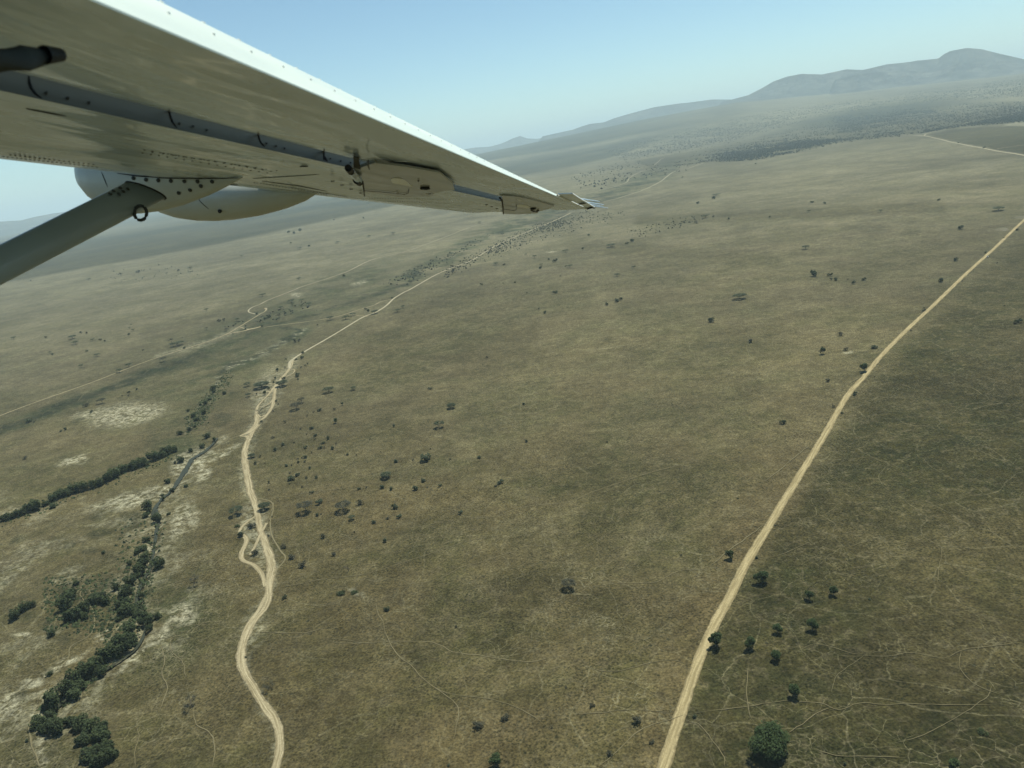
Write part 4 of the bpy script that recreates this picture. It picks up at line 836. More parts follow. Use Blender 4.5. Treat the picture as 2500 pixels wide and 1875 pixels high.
# far woodland and specks: past counting
def blobs(name, n, polys, lo, hi, mat, label, seed, edge=14., lowf=.24):
    r = np.random.default_rng(seed); V = []; Q = []; c = 0
    base = np.array([[1, 0, 0], [.3, .95, 0], [-.8, .6, 0], [-.8, -.6, 0], [.3, -.95, 0], [0, 0, 1], [.55, .3, .75], [-.4, .5, .8], [-.2, -.6, .7]])
    F_ = [(0, 1, 6), (1, 2, 7), (2, 3, 7), (3, 4, 8), (4, 0, 8), (0, 6, 8), (1, 7, 6), (3, 8, 7), (6, 7, 5), (7, 8, 5), (8, 6, 5)]
    wts = np.array([q[1] for q in polys], float); wts /= wts.sum(); pts = []
    for (poly, _), share in zip(polys, wts):
        need = int(n * share); xs = [q[0] for q in poly]; ys = [q[1] for q in poly]; got = 0
        for _t in range(60):
            x = r.uniform(min(xs), max(xs), 3000); y = r.uniform(min(ys), max(ys), 3000)
            ok = inpoly(x, y, poly); x, y = x[ok], y[ok]
            ok = r.random(len(x)) < pdist(x, y, poly + poly[:1]) / edge; x, y = x[ok], y[ok]
            if not len(x): continue
            d = FOC * FWD + (x[:, None] - 1250) * RT - (y[:, None] - 937.5) * UPV; d /= np.linalg.norm(d, axis=1)[:, None]
            T = np.geomspace(200, 60000, 260); f = ALT + d[:, 2:3] * T - hgt(d[:, 0:1] * T, d[:, 1:2] * T)
            k = np.clip(np.argmax(f < 0, axis=1), 1, len(T) - 1); i = np.arange(len(k)); f0, f1 = f[i, k - 1], f[i, k]
            t = T[k - 1] + (T[k] - T[k - 1]) * f0 / (f0 - f1 + 1e-9); g_ = EYE + d * t[:, None]; g_[:, 2] = hgt(g_[:, 0], g_[:, 1])
            g_ = g_[fbm(g_[:, 0] / 260, g_[:, 1] / 260, 4) > r.uniform(lowf, .56, len(g_))][:need - got]
            pts.append(g_); got += len(g_)
            if got >= need: break
    for gp in np.vstack(pts):
        s = r.uniform(lo, hi); a = r.uniform(0, 6.28); R = np.array([[cos(a), -sin(a), 0], [sin(a), cos(a), 0], [0, 0, 1]])
        b0 = base * (1 + .25 * r.normal(size=base.shape)) * [s, s, s * r.uniform(.7, 1.1)]
        V.append(b0 @ R.T + gp); Q += [[q + 9 * c for q in f] for f in F_]; c += 1
    o = mk(name, fast_mesh(name, np.vstack(V), np.array(Q), mat, False)); setp(o, kind='stuff', label=label)
M_WOOD = leaf_mat('woodland_foliage', (.010, .015, .010), (.024, .030, .018))
WOODP = P(z3, 500, 735, 640, 700, 870, 690, 1100, 645, 1330, 595, 1600, 568, 1760, 545, 1900, 520, 2230, 480, 2350, 450, 2350, 390, 2212, 395, 1900, 405, 1640, 420, 1500, 440, 1250, 490, 1050, 530, 900, 575, 640, 640, 480, 700)
blobs('woodland', 19000, [(WOODP, 4), (P(z3, 600, 700, 900, 690, 1330, 600, 1600, 572, 1650, 540, 1200, 570, 900, 610, 640, 660), 3), (P(z3, 1600, 560, 2350, 430, 2350, 490, 1900, 525, 1720, 555), 2), (P(z3, 1250, 470, 1750, 420, 1900, 470, 1300, 560), 2)], 2.8, 6.5, M_WOOD, 'grey green woodland spread over the far plain', 3)
blobs('far_scrub', 9000, [(P(z3, 250, 690, 640, 640, 1200, 480, 1800, 400, 2350, 370, 2350, 250, 1700, 340, 1000, 430, 400, 560, 100, 640), 4), (P(z3, -40, 760, 150, 700, 350, 685, 600, 735, 300, 790, 60, 850), .12)], 3.0, 7.0, M_WOOD, 'scattered scrub on the far plain toward the hills', 4)
blobs('valley_scrub', 1500, [(P(z2, 1150, 1270, 1300, 1180, 1480, 1090, 1640, 1010, 1900, 920, 2000, 960, 1700, 1070, 1450, 1190, 1250, 1270), 3), (P(z2, 750, 1352, 1000, 1230, 1500, 1010, 1600, 1000, 1300, 1150, 1000, 1352), 1), ([(1300, 545), (1440, 510), (1460, 530), (1320, 570)], 1), ([(1500, 560), (1700, 520), (1760, 515), (1720, 545), (1560, 585)], .6), ([(1480, 400), (1620, 375), (1700, 400), (1560, 440), (1420, 470), (1440, 420)], .2), (P(z11, 60, 400, 600, 300, 900, 180, 1100, 140, 1150, 230, 800, 360, 300, 470), .3), (P(z4, 480, 150, 1150, 100, 1180, 180, 700, 230), .3), ([(1060, 660), (1180, 605), (1300, 555), (1420, 520), (1560, 500), (1500, 545), (1330, 590), (1200, 640), (1090, 690)], 1.5)], 1.0, 3.2, M_WOOD, 'low scrub strung along the far sandy track', 6)
blobs('plain_scrub', 90, [(P(z2, -1400, 1000, 0, 1080, 900, 860, 1500, 920, 700, 1100, -600, 1250), 1.0)], .8, 2.0, M_WOOD, 'tiny scrub dotted over the left plain below the wing', 12)
blobs('bank_scrub', 2600, [(P(z5, 650, 100, 1000, 60, 1000, 300, 850, 900, 300, 1400, 200, 1300, 600, 950, 700, 500), 3), (P(z10, 0, 560, 200, 350, 420, 80, 560, 60, 480, 260, 330, 420, 250, 640, 0, 800), 2), (P(z5, 250, 500, 700, 480, 700, 900, 250, 850), 2), (P(z4, 0, 1560, 1020, 1170, 1060, 1240, 300, 1540, 0, 1640), 1)], .35, 1.7, M_RIVER, 'low green scrub on the stream banks', 8)

# ------------------------------------------------------------------ vehicle
def bm_box(V, Fc, x0, x1, y0, y1, za, zb_, tx=0, ty=0):
    b0 = len(V)
    V += [(x0, y0, za), (x1, y0, za), (x1, y1, za), (x0, y1, za), (x0 + tx, y0 + ty, zb_), (x1 - tx, y0 + ty, zb_), (x1 - tx, y1 - ty, zb_), (x0 + tx, y1 - ty, zb_)]
    Fc += [tuple(b0 + i for i in f) for f in [(3, 2, 1, 0), (4, 5, 6, 7), (0, 1, 5, 4), (1, 2, 6, 5), (2, 3, 7, 6), (3, 0, 4, 7)]]
M_CAR = plain('car_paint', (.8, .8, .78), .3, .5, .03); M_GLS = plain('car_glass', (.02, .025, .03), .05, .6, .1); M_TYR = plain('tyre_rubber', (.03, .03, .03), .8, .2, .1)
vp = ground_pt(2411, 628); va = ground_pt(2425, 613); hd = atan2(va[1] - vp[1], va[0] - vp[0])
veh = mk('safari_car', None); veh.location = vp + np.array([0, 0, .45]); veh.rotation_euler = (0, 0, hd); setp(veh, 'white safari car driving on the straight dirt road', 'car')
V, Fc = [], []; bm_box(V, Fc, -2.5, 2.5, -.95, .95, .45, 1.15, .05, .04); bm_box(V, Fc, -2.45, 1.0, -.9, .9, 1.152, 2.0, .22, .16)
o = mk('body', mesh('body', V, Fc, M_CAR), veh)
md_ = o.modifiers.new('bevel', 'BEVEL'); md_.width = .08; md_.segments = 2
V, Fc = [], []; bm_box(V, Fc, -2.28, -.6, -.93, .93, 1.35, 1.8, .08, .10); bm_box(V, Fc, -.45, .78, -.93, .93, 1.35, 1.8, .1, .10); bm_box(V, Fc, .80, 1.02, -.72, .72, 1.3, 1.85, .1, .1); mk('window', mesh('window', V, Fc, M_GLS), veh)
V, Fc = [], []; bm_box(V, Fc, -2.1, .7, -.7, .7, 2.02, 2.12); mk('roof_rack', mesh('roof_rack', V, Fc, M_TYR), veh)
for xx in (-1.55, 1.55):
    for yy in (-.85, .85):
        V, Fc = [], []; tube(V, Fc, [(xx, yy - .13, .4), (xx, yy + .13, .4)], [.4, .4], 14); Fc.append(tuple(range(14))); Fc.append(tuple(range(27, 13, -1))); mk('wheel', mesh('wheel', V, Fc, M_TYR), veh)
# dust hanging over the road behind the car
dm = bpy.data.materials.new('road_dust'); dm.use_nodes = True; t_ = dm.node_tree; t_.nodes.clear()
do = t_.nodes.new('ShaderNodeOutputMaterial'); dv = t_.nodes.new('ShaderNodeVolumePrincipled'); dv.inputs['Color'].default_value = (.85, .82, .7, 1)
dv.inputs['Density'].default_value = .005; t_.links.new(dv.outputs[0], do.inputs['Volume'])
for k, (x, y, sx) in enumerate([(2448, 566, 11), (2493, 536, 10)]):
    c = ground_pt(x, y); V = []; Fc = []
    for i in range(9):
        for j in range(14):
            t = pi * i / 8; a = 2 * pi * j / 14; q = 1 + .25 * sin(3 * a + k) * sin(t)
            V.append((sin(t) * cos(a) * q * sx, sin(t) * sin(a) * q * sx * 1.3, cos(t) * 3.5 * q))
    for i in range(8):
        for j in range(14): Fc.append((i * 14 + j, (i + 1) * 14 + j, (i + 1) * 14 + (j + 1) % 14, i * 14 + (j + 1) % 14))
    o = mk('dust_cloud', mesh('dust_cloud', V, Fc, dm, True)); o.location = (c[0], c[1], c[2] + 5.0); setp(o, kind='stuff', label='thin dust hanging beside the straight road')

# ------------------------------------------------------------------ aeroplane wing
def glossy_paint(name, col, rough=.16, wave=.35, var=.06, coat=.5):
    g = NT(name); tc = g.n('TexCoord').outputs['Object']
    mp = g.n('Mapping'); g.l(tc, mp.inputs[0]); mp.inputs['Rotation'].default_value = (0, 0, WROT)
    sc = g.n('VectorMath', operation='MULTIPLY'); g.l(mp.outputs[0], sc.inputs[0]); sc.inputs[1].default_value = (.55, 3.4, 1.0)
    n1 = g.noise(sc.outputs[0], 1.5, 2, .5); n2 = g.noise(tc, 4, 3); n3 = g.noise(sc.outputs[0], 3, 3, .4, .5)
    f = g.math('ADD', g.math('MULTIPLY', n1, .6), g.math('MULTIPLY', n3, .4))
    c = g.mix(g.rng(f, .35, .65), tuple(q * (1 - var * 2) for q in col), col)
    c = g.mix(g.rng(n2, .55, .8, 0, .25), c, tuple(q * .75 for q in col))
    g.l(c, g.bs.inputs['Base Color']); g.l(g.rng(n3, .3, .7, rough, rough + .14), g.bs.inputs['Roughness'])
    g.bs.inputs['Specular IOR Level'].default_value = .5; g.bs.inputs['Coat Weight'].default_value = coat; g.bs.inputs['Coat Roughness'].default_value = .06
    bp = g.n('Bump'); bp.inputs['Strength'].default_value = wave; bp.inputs['Distance'].default_value = .05
    g.l(n1, bp.inputs['Height']); g.l(bp.outputs[0], g.bs.inputs['Normal']); g.l(bp.outputs[0], g.bs.inputs['Coat Normal'])
    return g.m
VS = ray(1615, 582)
def at(x, y, d):
    v = ray(x, y); return v * d / (v @ VS)
_tip = at(1432, 510, 7.4); CF = at(1150, 520, 7.4) - _tip; CF /= np.linalg.norm(CF)
NW = np.cross(CF, VS); NW *= np.sign(NW @ UPV); _near = at(219, 0, 1.0)
WROT = -atan2(VS[1], VS[0])
M_WING = glossy_paint('wing_white_paint', (.50, .62, .72), .22, .36, .03, .5)
M_TOP = glossy_paint('sunlit_tone_white', (.50, .57, .515), .4, .1, .02, .1)  # upper faces of flap and aileron: sunlit tone put into the paint colour
M_WINGD = glossy_paint('wing_shaded_paint', (.20, .215, .18), .3, .12)  # darker copy of the wing paint, panel shading put into its colour
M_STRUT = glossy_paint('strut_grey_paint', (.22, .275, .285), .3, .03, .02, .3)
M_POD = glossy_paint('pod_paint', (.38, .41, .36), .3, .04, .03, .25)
M_COVE = plain('cove_shade_paint', (.115, .125, .105), .5, .3, .1)  # shade of the gap ahead of the flap put into the colour
M_BLACK = plain('black_seal', (.012, .014, .014), .6, .3, .2); M_SLOT = plain('dark_recess', (.05, .055, .05), .8, .2, .2)
M_RIVET = plain('rivet_grey', (.13, .135, .115), .6, .3, .2)
M_STEEL = plain('steel', (.35, .36, .36), .35, .5, .2, metal=.7); M_WHITE = plain('white_trim', (.75, .78, .74), .3, .5, .05)
ORG = EYE + (_near * 1.0)
root = mk('airplane_wing', None); root.location = ORG; root['label'] = 'white high wing with its strut reaching in from the upper left'; root['category'] = 'airplane'
def Tl(d):
    p = _near + (_tip - _near) * (d - 1.0) / 6.4; return p @ CF, p @ NW
def kk(d): return (1.58 + (1.116 - 1.58) * (d - 1) / 6.4) / 1.58
def W3(d, x, z, zs=1.0):
    tc_, tn = Tl(d); k = kk(d); return CF * (tc_ + x * k) + NW * (tn + z * k * zs) + VS * d
def part(name, V, Fc, mat, smooth=True, parent=root, kind=None, label=None, mod=None):
    """vertices arrive relative to the eye"""
    off = EYE - np.array(ORG)
    o = mk(name, mesh(name, [np.array(v) + off for v in V], Fc, mat, smooth), parent)
    if kind: o['kind'] = kind
    if label: o['label'] = label
    return o
MAIN = [(.592, 0), (.70, -.002), (.8, -.004), (.95, -.009), (1.1, -.019), (1.25, -.032), (1.35, -.03), (1.43, -.022), (1.49, -.008), (1.53, .015), (1.56, .05), (1.57, .09), (1.54, .15), (1.45, .20), (1.2, .25), (.9, .255), (.65, .225), (.50, .19), (.50, .175), (.56, .14), (.60, .10), (.615, .06), (.612, .03), (.602, .012)]
FLAP = [(0, 0), (.05, -.001), (.12, -.003), (.2, -.004), (.3, -.004), (.38, -.002), (.43, .001), (.46, .010), (.482, .03), (.49, .06), (.47, .10), (.42, .145), (.34, .162), (.26, .160), (.22, .151), (.18, .136), (.15, .121), (.12, .1025), (.06, .055), (0, .0035)]
def loft(name, prof, ds, mat, zs=lambda d: 1.0, tipf=None, parent=root, label=None, cove=(), top=()):
    V, Fc = [], []; n = len(prof)
    for d in ds:
        for (x, z) in prof:
            if tipf: x, z = tipf(d, x, z)
            V.append(W3(d, x, z, zs(d)))
    for i in range(len(ds) - 1):
        for k in range(n):
            Fc.append((i * n + k, i * n + (k + 1) % n, (i + 1) * n + (k + 1) % n, (i + 1) * n + k))
    Fc.append(tuple(range(n))[::-1]); Fc.append(tuple((len(ds) - 1) * n + k for k in range(n)))
    o = part(name, V, Fc, mat, True, parent, label=label)
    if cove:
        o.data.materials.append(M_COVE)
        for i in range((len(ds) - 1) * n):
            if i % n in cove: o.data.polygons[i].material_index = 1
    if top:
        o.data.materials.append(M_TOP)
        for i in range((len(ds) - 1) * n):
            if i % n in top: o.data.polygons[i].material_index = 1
    md = o.modifiers.new('edges', 'EDGE_SPLIT'); md.split_angle = radians(38)
    return o, V, Fc
def tipf(d, x, z):
    if d > 6.9:
        t = (d - 6.9) / .72; x = x if x < .6 else .6 + (x - .6) * sqrt(max(0, 1 - t * t * .92)); z = z * (1 - .45 * t) + .03 * t
    return x, z
ds_main = list(np.linspace(.3, 6.9, 34)) + [7.05, 7.2, 7.35, 7.48, 7.56, 7.6]
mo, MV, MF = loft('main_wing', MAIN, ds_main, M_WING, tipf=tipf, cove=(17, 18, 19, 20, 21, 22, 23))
zsf = lambda d: 1.0 - .36 * max(0, (d - 1) / 6.4)
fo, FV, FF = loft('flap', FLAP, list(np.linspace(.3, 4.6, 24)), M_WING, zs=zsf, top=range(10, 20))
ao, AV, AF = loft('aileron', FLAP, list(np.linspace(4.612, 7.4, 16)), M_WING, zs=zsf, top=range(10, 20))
def bvh(*sets):
    V = []; Fc = []
    for v, f in sets:
        b0 = len(V); V += [Vector(q) for q in v]; Fc += [tuple(b0 + i for i in t) for t in f]
    return BVHTree.FromPolygons(V, Fc)
BW = bvh((MV, MF), (FV, FF), (AV, AF))
def hit(x, y, tree=BW, off=.003):
    v = Vector(ray(x, y)); loc, nrm, i, d_ = tree.ray_cast(Vector((0, 0, 0)), v)
    if loc is None: return None, None
    if nrm.dot(v) > 0: nrm = -nrm
    return loc + nrm * off, nrm
def wp(x, y, z0):
    """point of the sight line on the surface z0 below or above the chord sheet"""
    v = ray(x, y); a, b_ = Tl(0)[1] + z0, Tl(1)[1] - Tl(0)[1]
    t = a / (v @ NW - b_ * (v @ VS)); return v * t
def disc(V, Fc, p, nrm, r, h=.002, n=8):
    a = nrm.orthogonal().normalized(); c = nrm.cross(a); b0 = len(V)
    for k in range(n): t = 2 * pi * k / n; V.append(p + (a * cos(t) + c * sin(t)) * r)
    for k in range(n): t = 2 * pi * k / n; V.append(p + nrm * h + (a * cos(t) + c * sin(t)) * r * .6)
    for k in range(n): Fc.append((b0 + k, b0 + (k + 1) % n, b0 + n + (k + 1) % n, b0 + n + k))
    Fc.append(tuple(b0 + n + k for k in range(n)))
def seam(name, pts, r=.003, mat=None, tree=BW, n=4, dens=6, parent=root):
    q = []
    for (x0, y0), (x1, y1) in zip(pts[:-1], pts[1:]):
        for i in range(dens): q.append((x0 + (x1 - x0) * i / dens, y0 + (y1 - y0) * i / dens))
    q.append(pts[-1]); P_ = [hit(*t, tree=tree, off=r * .4)[0] for t in q]; P_ = [p for p in P_ if p is not None]
    if len(P_) < 2: return
    V, Fc = [], []; L = len(P_); tube(V, Fc, P_, [r * (.35 + .65 * min(1, 4 * min(i, L - 1 - i) / L)) for i in range(L)], n)
    part(name, V, Fc, mat or M_BLACK, parent=parent)
def plate(name, pts, z0, th, mat, parent=root, label=None):
    A = [wp(x, y, z0) for x, y in pts]; n = len(A); V = A + [p + NW * th for p in A]
    Fc = [tuple(range(n)), tuple(range(2 * n - 1, n - 1, -1))] + [(k, k + n, (k + 1) % n + n, (k + 1) % n) for k in range(n)]
    return part(name, V, Fc, mat, False, parent, label=label)
za = zoom(700, 320, .18083); zt = zoom(1100, 380, .18083); zc = zoom(300, 250, .22604); zd = zoom(150, 350, .18083)
def rnd(pts, n=4):
    """round the corners of a traced outline"""
    out = []; m_ = len(pts)
    for i in range(m_):
        a, b_, c = pts[i - 1], pts[i], pts[(i + 1) % m_]
        for k in range(n + 1):
            t = k / n; s0 = (b_[0] + (a[0] - b_[0]) * .25 * (1 - t), b_[1] + (a[1] - b_[1]) * .25 * (1 - t)); s1 = (b_[0] + (c[0] - b_[0]) * .25 * t, b_[1] + (c[1] - b_[1]) * .25 * t)
            out.append((s0[0] * (1 - t) + s1[0] * t, s0[1] * (1 - t) + s1[1] * t))
    return out
# inner hinge station
hb1 = plate('hinge_panel', P(za, 880, 490, 985, 500, 1190, 430, 1310, 480, 1420, 545, 1640, 690, 1780, 790, 1860, 822, 2000, 838, 1975, 868, 1930, 885, 1500, 890, 1080, 885, 1050, 905, 1032, 800, 1015, 700, 940, 560), -.014, .012, M_WINGD, label='shade-toned hinge panel with a long oval hole')
plate('oval_hole', rnd(P(za, 1405, 665, 1430, 635, 1540, 640, 1600, 665, 1710, 755, 1600, 735, 1430, 705)), -.0165, .002, M_WHITE, parent=hb1)
plate('hinge_slot', P(za, 900, 350, 975, 362, 985, 440, 1000, 520, 905, 500), -.019, .004, M_SLOT, parent=hb1)
def bar(name, p0, p1, z0, r0, r1, mat, n=8, ext=()):
    V, Fc = [], []; a, c = wp(*p0, z0), wp(*p1, z0); tube(V, Fc, [a, (a + c) / 2, c], [r0, (r0 + r1) / 2, r1], n); Fc.append(tuple(range(n))); Fc.append(tuple(range(3 * n - 1, 2 * n - 1, -1)))
    return part(name, V, Fc, mat, parent=root)
bar('hinge_arm', za(860, 540), za(975, 665), -.032, .014, .016, M_WING)
bar('hinge_bolt', za(830, 500), za(868, 548), -.036, .014, .014, M_BLACK); bar('hinge_bolt', za(945, 660), za(985, 700), -.036, .018, .014, M_BLACK)
seam_ = lambda nm, pts, r=.003, m=None: seam(nm, pts, r, m)
BH = bvh((MV, MF), (FV, FF), (AV, AF))
def pline(name, pts, z0, r, mat=M_BLACK):
    V, Fc = [], []; A = [wp(x, y, z0) for x, y in pts]; tube(V, Fc, A, [r] * len(A), 4); part(name, V, Fc, mat)
pline('panel_gap', P(za, 1005, 690, 1030, 705, 1040, 800, 1052, 900), -.019, .0045)
pline('panel_seam', P(za, 1050, 805, 1200, 815, 1400, 835, 1470, 838), -.0185, .0018)
pline('panel_seam', P(za, 1500, 845, 1590, 855, 1640, 840, 1650, 790), -.0185, .0018)
# outer hinge station
hb2 = plate('hinge_panel', P(zt, 690, 540, 850, 548, 1000, 575, 1200, 625, 1400, 680, 1320, 725, 1190, 755, 1180, 780, 900, 795, 714, 785, 700, 620), -.012, .012, M_WINGD, label='small shade-toned hinge panel near the wing tip')
plate('oval_hole', rnd(P(zt, 892, 668, 920, 656, 1040, 675, 1090, 712, 980, 702, 900, 695)), -.0145, .002, M_WHITE, parent=hb2)
plate('hinge_arm', P(zt, 890, 590, 940, 592, 970, 608, 920, 606), -.014, .006, M_WHITE, parent=hb2)
pline('panel_gap', P(zt, 665, 570, 695, 615, 706, 700, 712, 785), -.0165, .007)
pline('panel_seam', P(zt, 720, 722, 850, 742, 885, 735, 890, 665), -.029, .0025)
plate('panel_fairing', [(915, 398), (989, 407), (1071, 421), (1105, 448), (1110, 464), (1081, 466), (1062, 472), (1040, 471), (1022, 463), (996, 445), (957, 419)], -.022, .008, M_WINGD)
# ring bolts and screws
def bolt(name, x, y, z0, r, mat=M_BLACK, ring=False):
    V, Fc = [], []; c = wp(x, y, z0); n_ = Vector(-NW)
    if ring:
        a = Vector(CF); b_ = Vector(VS); pts = [Vector(c) + (a * cos(t) + b_ * sin(t) * 1.6) * r for t in np.linspace(0, 2 * pi, 15)]
        tube(V, Fc, pts, [r * .3] * 15, 5)
    else: disc(V, Fc, Vector(c), n_, r, .006)
    part(name, V, Fc, mat)
bolt('drain_ring', *za(1868, 775), -.028, .020, ring=True); bolt('drain_ring', *zt(1115, 715), -.0165, .022, ring=True); bolt('screw', *za(1492, 832), -.019, .009, M_STEEL); bolt('screw', *za(1778, 665), -.024, .005)
pline('drain_lip', P(zt, 1085, 735, 1120, 755, 1160, 760, 1190, 740), -.019, .006); pline('drain_lip', P(za, 1890, 838, 1930, 850, 1970, 838), -.019, .004, M_WHITE)
for x, y in [(620, 670), (745, 722), (870, 777), (1000, 830)]: bolt('panel_screw', *za(x, y), -.019, .010, M_SLOT); 
for x, y in [(620, 670), (745, 722), (870, 777), (1000, 830)]: bolt('panel_screw', *za(x + 2, y), -.024, .004, M_STEEL)
for x, y in [(485, 657), (555, 685), (625, 712), (688, 742)]: bolt('panel_screw', *zt(x, y), -.019, .012, M_SLOT)
for pts in (P(zc, 1400, 822, 1900, 790, 2120, 775), P(zc, 1500, 850, 1900, 900, 2200, 960)): seam('panel_seam', pts, .0022, M_SLOT)
# cove seams and bolts
for pts in (P(z1, 165, 440, 168, 480, 180, 515, 205, 548, 240, 570), P(z1, 978, 632, 982, 670, 998, 712, 1022, 742), P(z1, 1493, 762, 1497, 800, 1510, 832, 1532, 850), P(z1, 1875, 862, 1872, 900, 1895, 935), P(za, 505, 240, 500, 320, 498, 400), P(za, 500, 335, 515, 380, 540, 410)):
    seam('rib_seam', pts, .0035)
pline('rib_seam', P(za, 1100, 395, 1100, 470, 1115, 515), -.033, .003)
for x, y in [z1(258, 552), z1(382, 583), z1(505, 608), z1(1030, 728), z1(1110, 745), z1(1188, 765), z1(1535, 842), z1(1590, 857), z1(1640, 870), za(575, 398), za(715, 430), za(848, 452)]:
    p, n_ = hit(x, y - 3)
    if p is not None:
        V, Fc = [], []; disc(V, Fc, p, n_, .004, .006, 6); part('cove_bolt', V, Fc, M_SLOT)
seam('scratch', P(z1, 150, 627, 250, 645, 380, 670), .0022); seam('scratch', P(zc, 1912, 692, 1950, 685, 2000, 689), .0035)
seam('scratch', P(zc, 1115, 882, 1240, 893), .003)
for pts in (P(zc, 1130, 600, 1400, 585, 1620, 580), P(zc, 1450, 530, 1540, 550, 1630, 586), P(za, 1440, 405, 1670, 410), P(za, 1440, 435, 1680, 465), P(zc, 1150, 740, 1350, 795)): seam('scuff', pts, .0012, M_WHITE)
for pts in (P(zt, 1290, 735, 1430, 766, 1560, 745), P(zt, 1430, 766, 1700, 725)): seam('panel_seam', pts, .003)
# rivets
def rivets(rows, r, mat, tree=BW, h=.0015):
    V, Fc = [], []
    for (a, b_, n_) in rows:
        for i in range(n_):
            t = i / max(1, n_ - 1); p, nn = hit(a[0] + (b_[0] - a[0]) * t, a[1] + (b_[1] - a[1]) * t, tree, .0006)
            if p is not None: disc(V, Fc, p, nn, r, h, 6)
    return V, Fc
rows = [(zc(230, 512), zc(1600, 740), 17), (zc(210, 545), zc(1560, 762), 16), (zc(440, 547), zc(1500, 720), 14), (zc(320, 535), zc(1660, 735), 13), (z1(20, 905), z1(560, 965), 22), (z1(60, 895), z1(540, 950), 18), (zc(1420, 865), zc(2200, 985), 24), (zc(1600, 925), zc(2200, 1002), 22),
        (za(60, 760), za(800, 880), 30), (za(170, 800), za(1040, 920), 34), (za(1120, 905), za(2150, 920), 30), (za(1240, 940), za(2180, 975), 30), (zt(60, 740), zt(600, 800), 16), (zt(1300, 505), zt(1540, 620), 9)]
V, Fc = rivets(rows, .0042, M_RIVET); part('rivet_rows', V, Fc, M_SLOT, False, kind='stuff')
V, Fc = [], []
for d in list(np.arange(.62, 7.2, .135)):
    for (x, z, r) in ((.185, .1385, .0045),):
        c = Vector(W3(d, x, z, zsf(d))); up = Vector(W3(d, x - .05, z + .09)) - c; up.normalize(); disc(V, Fc, c, up, r * 1.3, .0035, 6)
    c = Vector(W3(d, .08, .071, zsf(d))); disc(V, Fc, c, up, .004, .003, 6)
part('rivet_rows', V, Fc, M_WHITE, False, kind='stuff')
# strut fairing, radar pod
def lathe(name, A, B_, prof, rv, rl, mat, n=20, rot=None):
    ax = B_ - A; L = np.linalg.norm(ax); ax = ax / L; lat = VS - ax * (VS @ ax); lat /= np.linalg.norm(lat); up = np.cross(ax, lat); up *= np.sign(up @ NW)
    V, Fc = [], []
    for t, r in prof:
        for k in range(n):
            a = 2 * pi * k / n; V.append(A + ax * L * t + up * rv * r * cos(a) + lat * rl * r * sin(a))
    for i in range(len(prof) - 1):
        for k in range(n): Fc.append((i * n + k, i * n + (k + 1) % n, (i + 1) * n + (k + 1) % n, (i + 1) * n + k))
    return V, Fc
PR = [(0, .02), (.08, .22), (.2, .48), (.35, .74), (.5, .92), (.62, 1.0), (.74, .98), (.84, .86), (.92, .64), (.97, .4), (1.0, .05)]
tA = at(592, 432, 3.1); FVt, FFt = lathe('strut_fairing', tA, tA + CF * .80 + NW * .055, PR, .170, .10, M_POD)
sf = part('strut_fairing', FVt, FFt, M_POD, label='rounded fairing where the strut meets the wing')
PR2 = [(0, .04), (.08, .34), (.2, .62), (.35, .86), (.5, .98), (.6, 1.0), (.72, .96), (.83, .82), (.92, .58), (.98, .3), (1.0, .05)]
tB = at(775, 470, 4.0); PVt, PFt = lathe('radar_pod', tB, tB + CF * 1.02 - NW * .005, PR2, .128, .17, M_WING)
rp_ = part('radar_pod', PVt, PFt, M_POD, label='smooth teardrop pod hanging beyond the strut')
BF = bvh((FVt, FFt)); BPd = bvh((PVt, PFt))
for x, y in [(975, 470), (1145, 490), (1310, 500), (1480, 507), (1662, 512), (1840, 515), (2035, 515), (1885, 575), (1737, 628), (1585, 668)]:
    p, n_ = hit(*zd(x, y), tree=BF)
    if p is not None:
        V, Fc = [], []; disc(V, Fc, p, n_, .009, .003, 8); part('screw', V, Fc, M_SLOT, parent=sf)
seam('fairing_seam', P(zd, 540, 380, 580, 480, 625, 590), .002, tree=BF, parent=sf)
seam('fairing_seam', P(z1, 680, 1003, 800, 1018, 950, 1027, 1150, 1030, 1380, 1030), .004, tree=bvh((MV, MF), (FVt, FFt)))
seam('pod_seam', P(zd, 1825, 712, 1880, 790, 1990, 890), .002, tree=BPd, parent=rp_)
p, n_ = hit(*zd(2140, 905), tree=BPd)
if p is not None: V, Fc = [], []; disc(V, Fc, p, n_, .012, .012, 8); part('drain_plug', V, Fc, M_BLACK, parent=rp_)
# strut
def zdep(x, y, dz): return (FOC * FWD + (x - 1250) * RT - (y - 937.5) * UPV) / FOC * dz
V, Fc = [], []; n = 28; ctr = []
xs = [357, 262, 120, 0, -150, -350, -600, -900]; KS = .78
DZ = []
for x in xs:      # the strut keeps its place under the front of the wing as it runs down to the fuselage
    y = 647 - .507 * x; u1 = zdep(x, y, 1.0); dz = 1.98 / (u1 @ CF); DZ.append(.5 * (89 - .027 * x) * .90 * dz / FOC * 1.06); ctr.append(u1 * dz)
for i, c in enumerate(ctr):
    ax = ctr[max(i - 1, 0)] - ctr[min(i + 1, len(ctr) - 1)]; ax /= np.linalg.norm(ax); vw = c / np.linalg.norm(c)
    wid = np.cross(ax, vw); wid /= np.linalg.norm(wid); wid *= np.sign(wid @ UPV); wid = wid * cos(.25) - vw * sin(.25); th = np.cross(ax, wid)
    for k in range(n):
        t = 2 * pi * k / n; q = wid * DZ[i] * cos(t) + th * .030 * sin(t)
        V.append(c + q - (ax * DZ[i] * cos(t) * 1.15 if i == 0 else 0))
for i in range(len(ctr) - 1):
    for k in range(n): Fc.append((i * n + k, i * n + (k + 1) % n, (i + 1) * n + (k + 1) % n, (i + 1) * n + k))
Fc.append(tuple(range(n))[::-1]); st = part('strut', V, Fc, M_STRUT, label='thick grey wing strut'); BS = bvh((V, Fc))
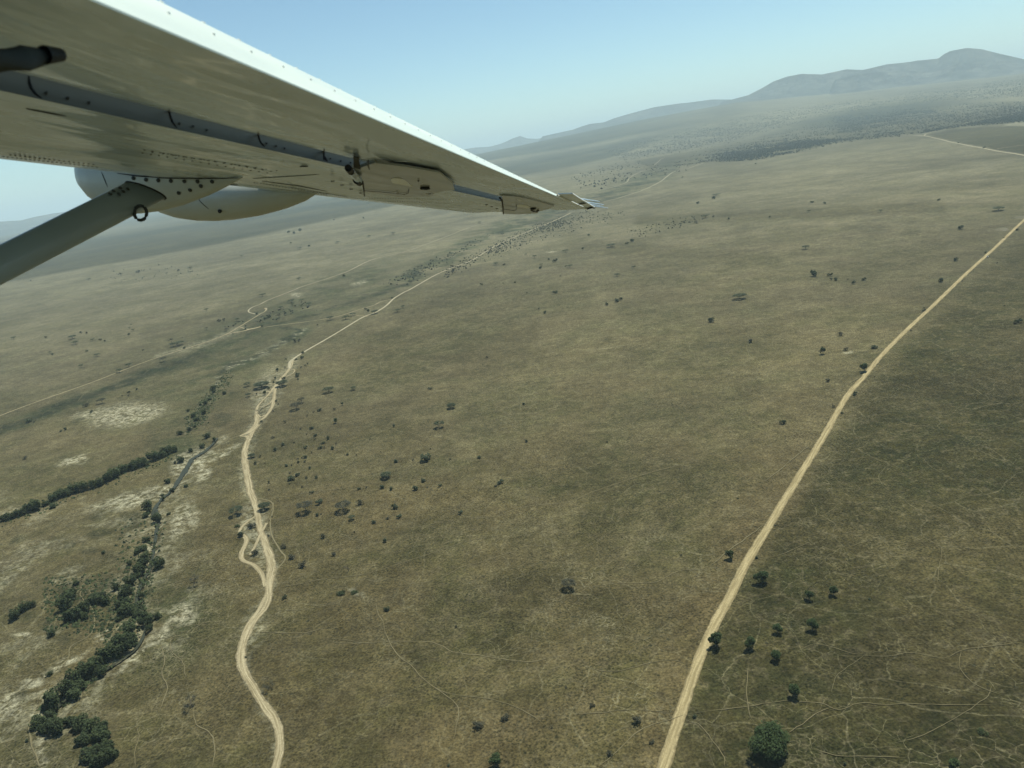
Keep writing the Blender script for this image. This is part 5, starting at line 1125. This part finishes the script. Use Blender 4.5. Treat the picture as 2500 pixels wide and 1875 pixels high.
ring_ = [Vector(q) for q in V[:n]] + [Vector(V[0])]; V2, F2 = [], []; tube(V2, F2, ring_, [.0038] * (n + 1), 5); part('strut_seal', V2, F2, M_BLACK, parent=st)
rc = zdep(343, 520, 2.9); a_, b2 = RT, UPV; pts = [Vector(rc + (a_ * cos(t) * .0235 + b2 * sin(t) * .0275)) for t in np.linspace(0, 2 * pi, 17)]
V, Fc = [], []; tube(V, Fc, pts, [.0065] * 17, 6); part('tie_down_ring', V, Fc, M_SLOT, parent=st)
for x, y in [(655, 690), (770, 690), (830, 655), (890, 622), (700, 650), (790, 610)]:
    p, n_ = hit(*zd(x, y), tree=BS)
    if p is not None: V, Fc = [], []; disc(V, Fc, p, n_, .008, .003, 6); part('screw', V, Fc, M_SLOT, parent=st)
# inboard track arm close to the cabin
V, Fc = [], []; A = [at(-260, 175, .85), at(-60, 152, .92), at(60, 142, .97), at(112, 138, 1.0)]; tube(V, Fc, A, [.024, .0215, .017, .010], 14); Fc.append(tuple(range(42, 56)))
part('flap_track_arm', V, Fc, M_SLOT, label='dark blurred flap track arm close to the cabin')
V, Fc = [], []; A = [at(108, 134, .99), at(150, 134, 1.02)]; tube(V, Fc, A, [.013, .009], 10); Fc.append(tuple(range(10, 20))); part('track_arm_end', V, Fc, M_BLACK)
# tip: plate aft of the aileron and static wicks
def tp(name, pts, z0, th, mat): return plate(name, pts, z0, th, mat)
tp('tip_plate', P(zt, 1450, 520, 1640, 512, 1835, 634, 1735, 655, 1500, 560), .0, .006, M_WING); tp('tip_plate', P(zt, 1740, 657, 1838, 637, 1945, 702, 1850, 718), .0, .006, M_WING)
pline('tip_edge', P(zt, 1640, 512, 1760, 590, 1838, 634, 1945, 700), .0, .006, M_WHITE); pline('tip_edge', P(zt, 1440, 535, 1600, 610, 1850, 722), -.004, .006, M_WHITE); pline('tip_seam', P(zt, 1735, 656, 1835, 636), -.004, .006); pline('tip_seam', P(zt, 1850, 718, 1900, 700, 1945, 705), -.004, .009)
for a, b_ in (((1760, 582), (2055, 625)), ((1838, 630), (2105, 667)), ((1880, 656), (2095, 692)), ((1920, 680), (2160, 713))):
    A = [at(*zt(*a), 7.3), at(*zt(a[0] + (b_[0] - a[0]) * .85, a[1] + (b_[1] - a[1]) * .85), 7.5)]; V, Fc = [], []; tube(V, Fc, A, [.0055, .0035], 5); part('static_wick', V, Fc, M_WING)
